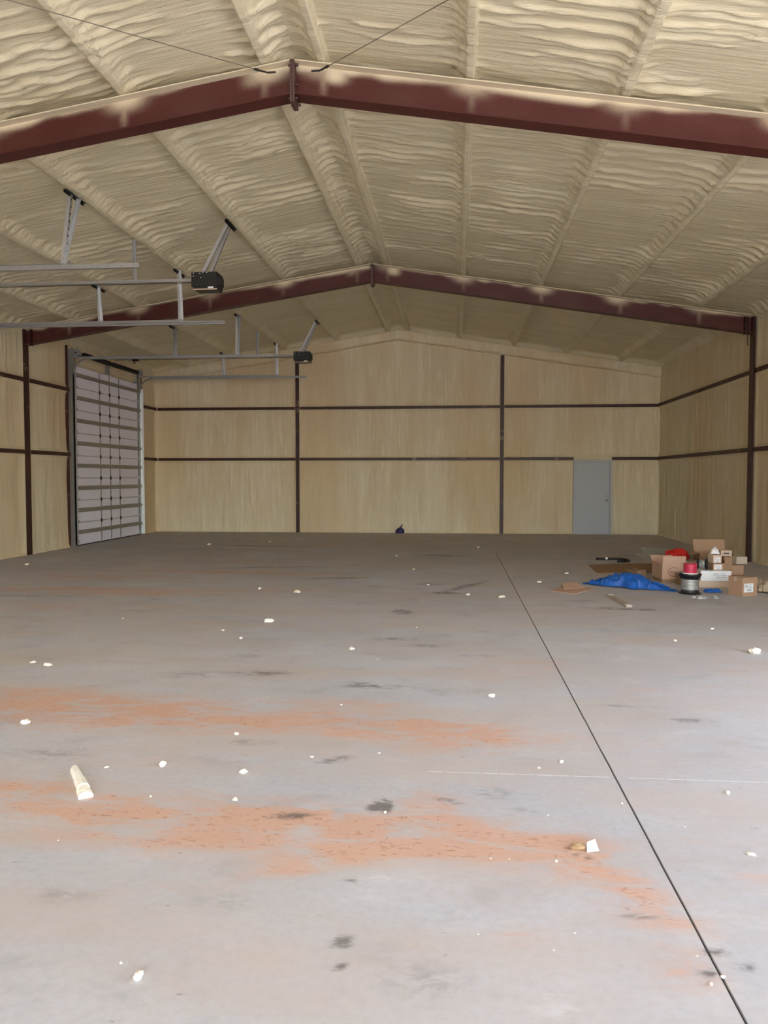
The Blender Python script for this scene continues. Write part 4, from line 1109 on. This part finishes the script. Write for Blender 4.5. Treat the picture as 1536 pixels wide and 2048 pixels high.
for i, (x, y, r) in enumerate(SMALL):
    o = bpy.data.objects.new('foam_crumb', CH[(i * 3) % 7]); COL.objects.link(o)
    o.location = (x, y, 0.0); r *= 0.72; o.scale = (r, r, r * 0.8); o.rotation_euler = (0, 0, random.uniform(0, 6.28))
    row = 'near' if y < 5 else 'middle' if y < 9.5 else 'far'
    sd = 'left' if x < -1.5 else 'right of the joint' if x > JX else 'centre'
    tag(o, 'small pale crumb of dried foam on the %s concrete floor, %s' % (row, sd), 'foam crumb', 'foam crumbs on the %s floor, %s' % (row, sd))
# long foam stick, snapped near its end
root = empty('foam_stick', (-2.0, 3.97, 0)); tag(root, 'long pale foam stick with a cut white end, lower left floor', 'foam scrap')
def stick(a, b, w0, w1, h, mt, name):
    a, b = Vector(a), Vector(b); n = 9
    dr = (b - a).normalized(); sd = Vector((-dr.y, dr.x, 0))
    prof = [(-0.5, 0.0), (-0.55, 0.35), (-0.35, 0.85), (0.0, 1.0), (0.35, 0.85), (0.55, 0.35), (0.5, 0.0)]
    vs, fs = [], []
    for i in range(n):
        t = i / (n - 1); c_ = a + (b - a) * t
        w = w0 + (w1 - w0) * t + random.uniform(-0.004, 0.004)
        for p, q in prof: vs.append(c_ + sd * p * w + Vector((0, 0, q * h * (1 + random.uniform(-0.06, 0.06)))))
    m_ = len(prof)
    for i in range(n - 1):
        for j in range(m_): fs.append((i * m_ + j, i * m_ + (j + 1) % m_, (i + 1) * m_ + (j + 1) % m_, (i + 1) * m_ + j))
    fs += [tuple(range(m_)), tuple(reversed(range((n - 1) * m_, n * m_)))]
    MB().add(vs, fs).build(name, mt, root)
stick((-2.125, 4.125, 0), (-1.955, 3.885, 0), 0.042, 0.062, 0.042, M['foam_scrap'], 'stick_body')
stick((-1.957, 3.883, 0), (-1.895, 3.790, 0), 0.060, 0.072, 0.036, M['foam_scrap'], 'broken_end')
# torn white card with a tan foam lump stuck to it
root = empty('torn_card', (0.61, 3.45, 0)); tag(root, 'torn white card propped on a tan lump in the red dirt', 'scrap')
tc = MB(); tc.add([(0.585, 3.43, 0.002), (0.640, 3.445, 0.004), (0.632, 3.50, 0.030), (0.592, 3.475, 0.026), (0.585, 3.43, 0.0045), (0.640, 3.445, 0.0065), (0.632, 3.50, 0.0325), (0.592, 3.475, 0.0285)],
       [(3, 2, 1, 0), (4, 5, 6, 7), (0, 1, 5, 4), (1, 2, 6, 5), (2, 3, 7, 6), (3, 0, 4, 7)])
tc.build('card', M['paper_white'], root)
lump = bpy.data.objects.new('tan_lump', CH[2].copy()); lump.data.materials.clear(); lump.data.materials.append(M['cup_brown']); COL.objects.link(lump)
lump.parent = root; lump.location = (-0.055, 0.02, 0.0); lump.scale = (0.036, 0.034, 0.022)
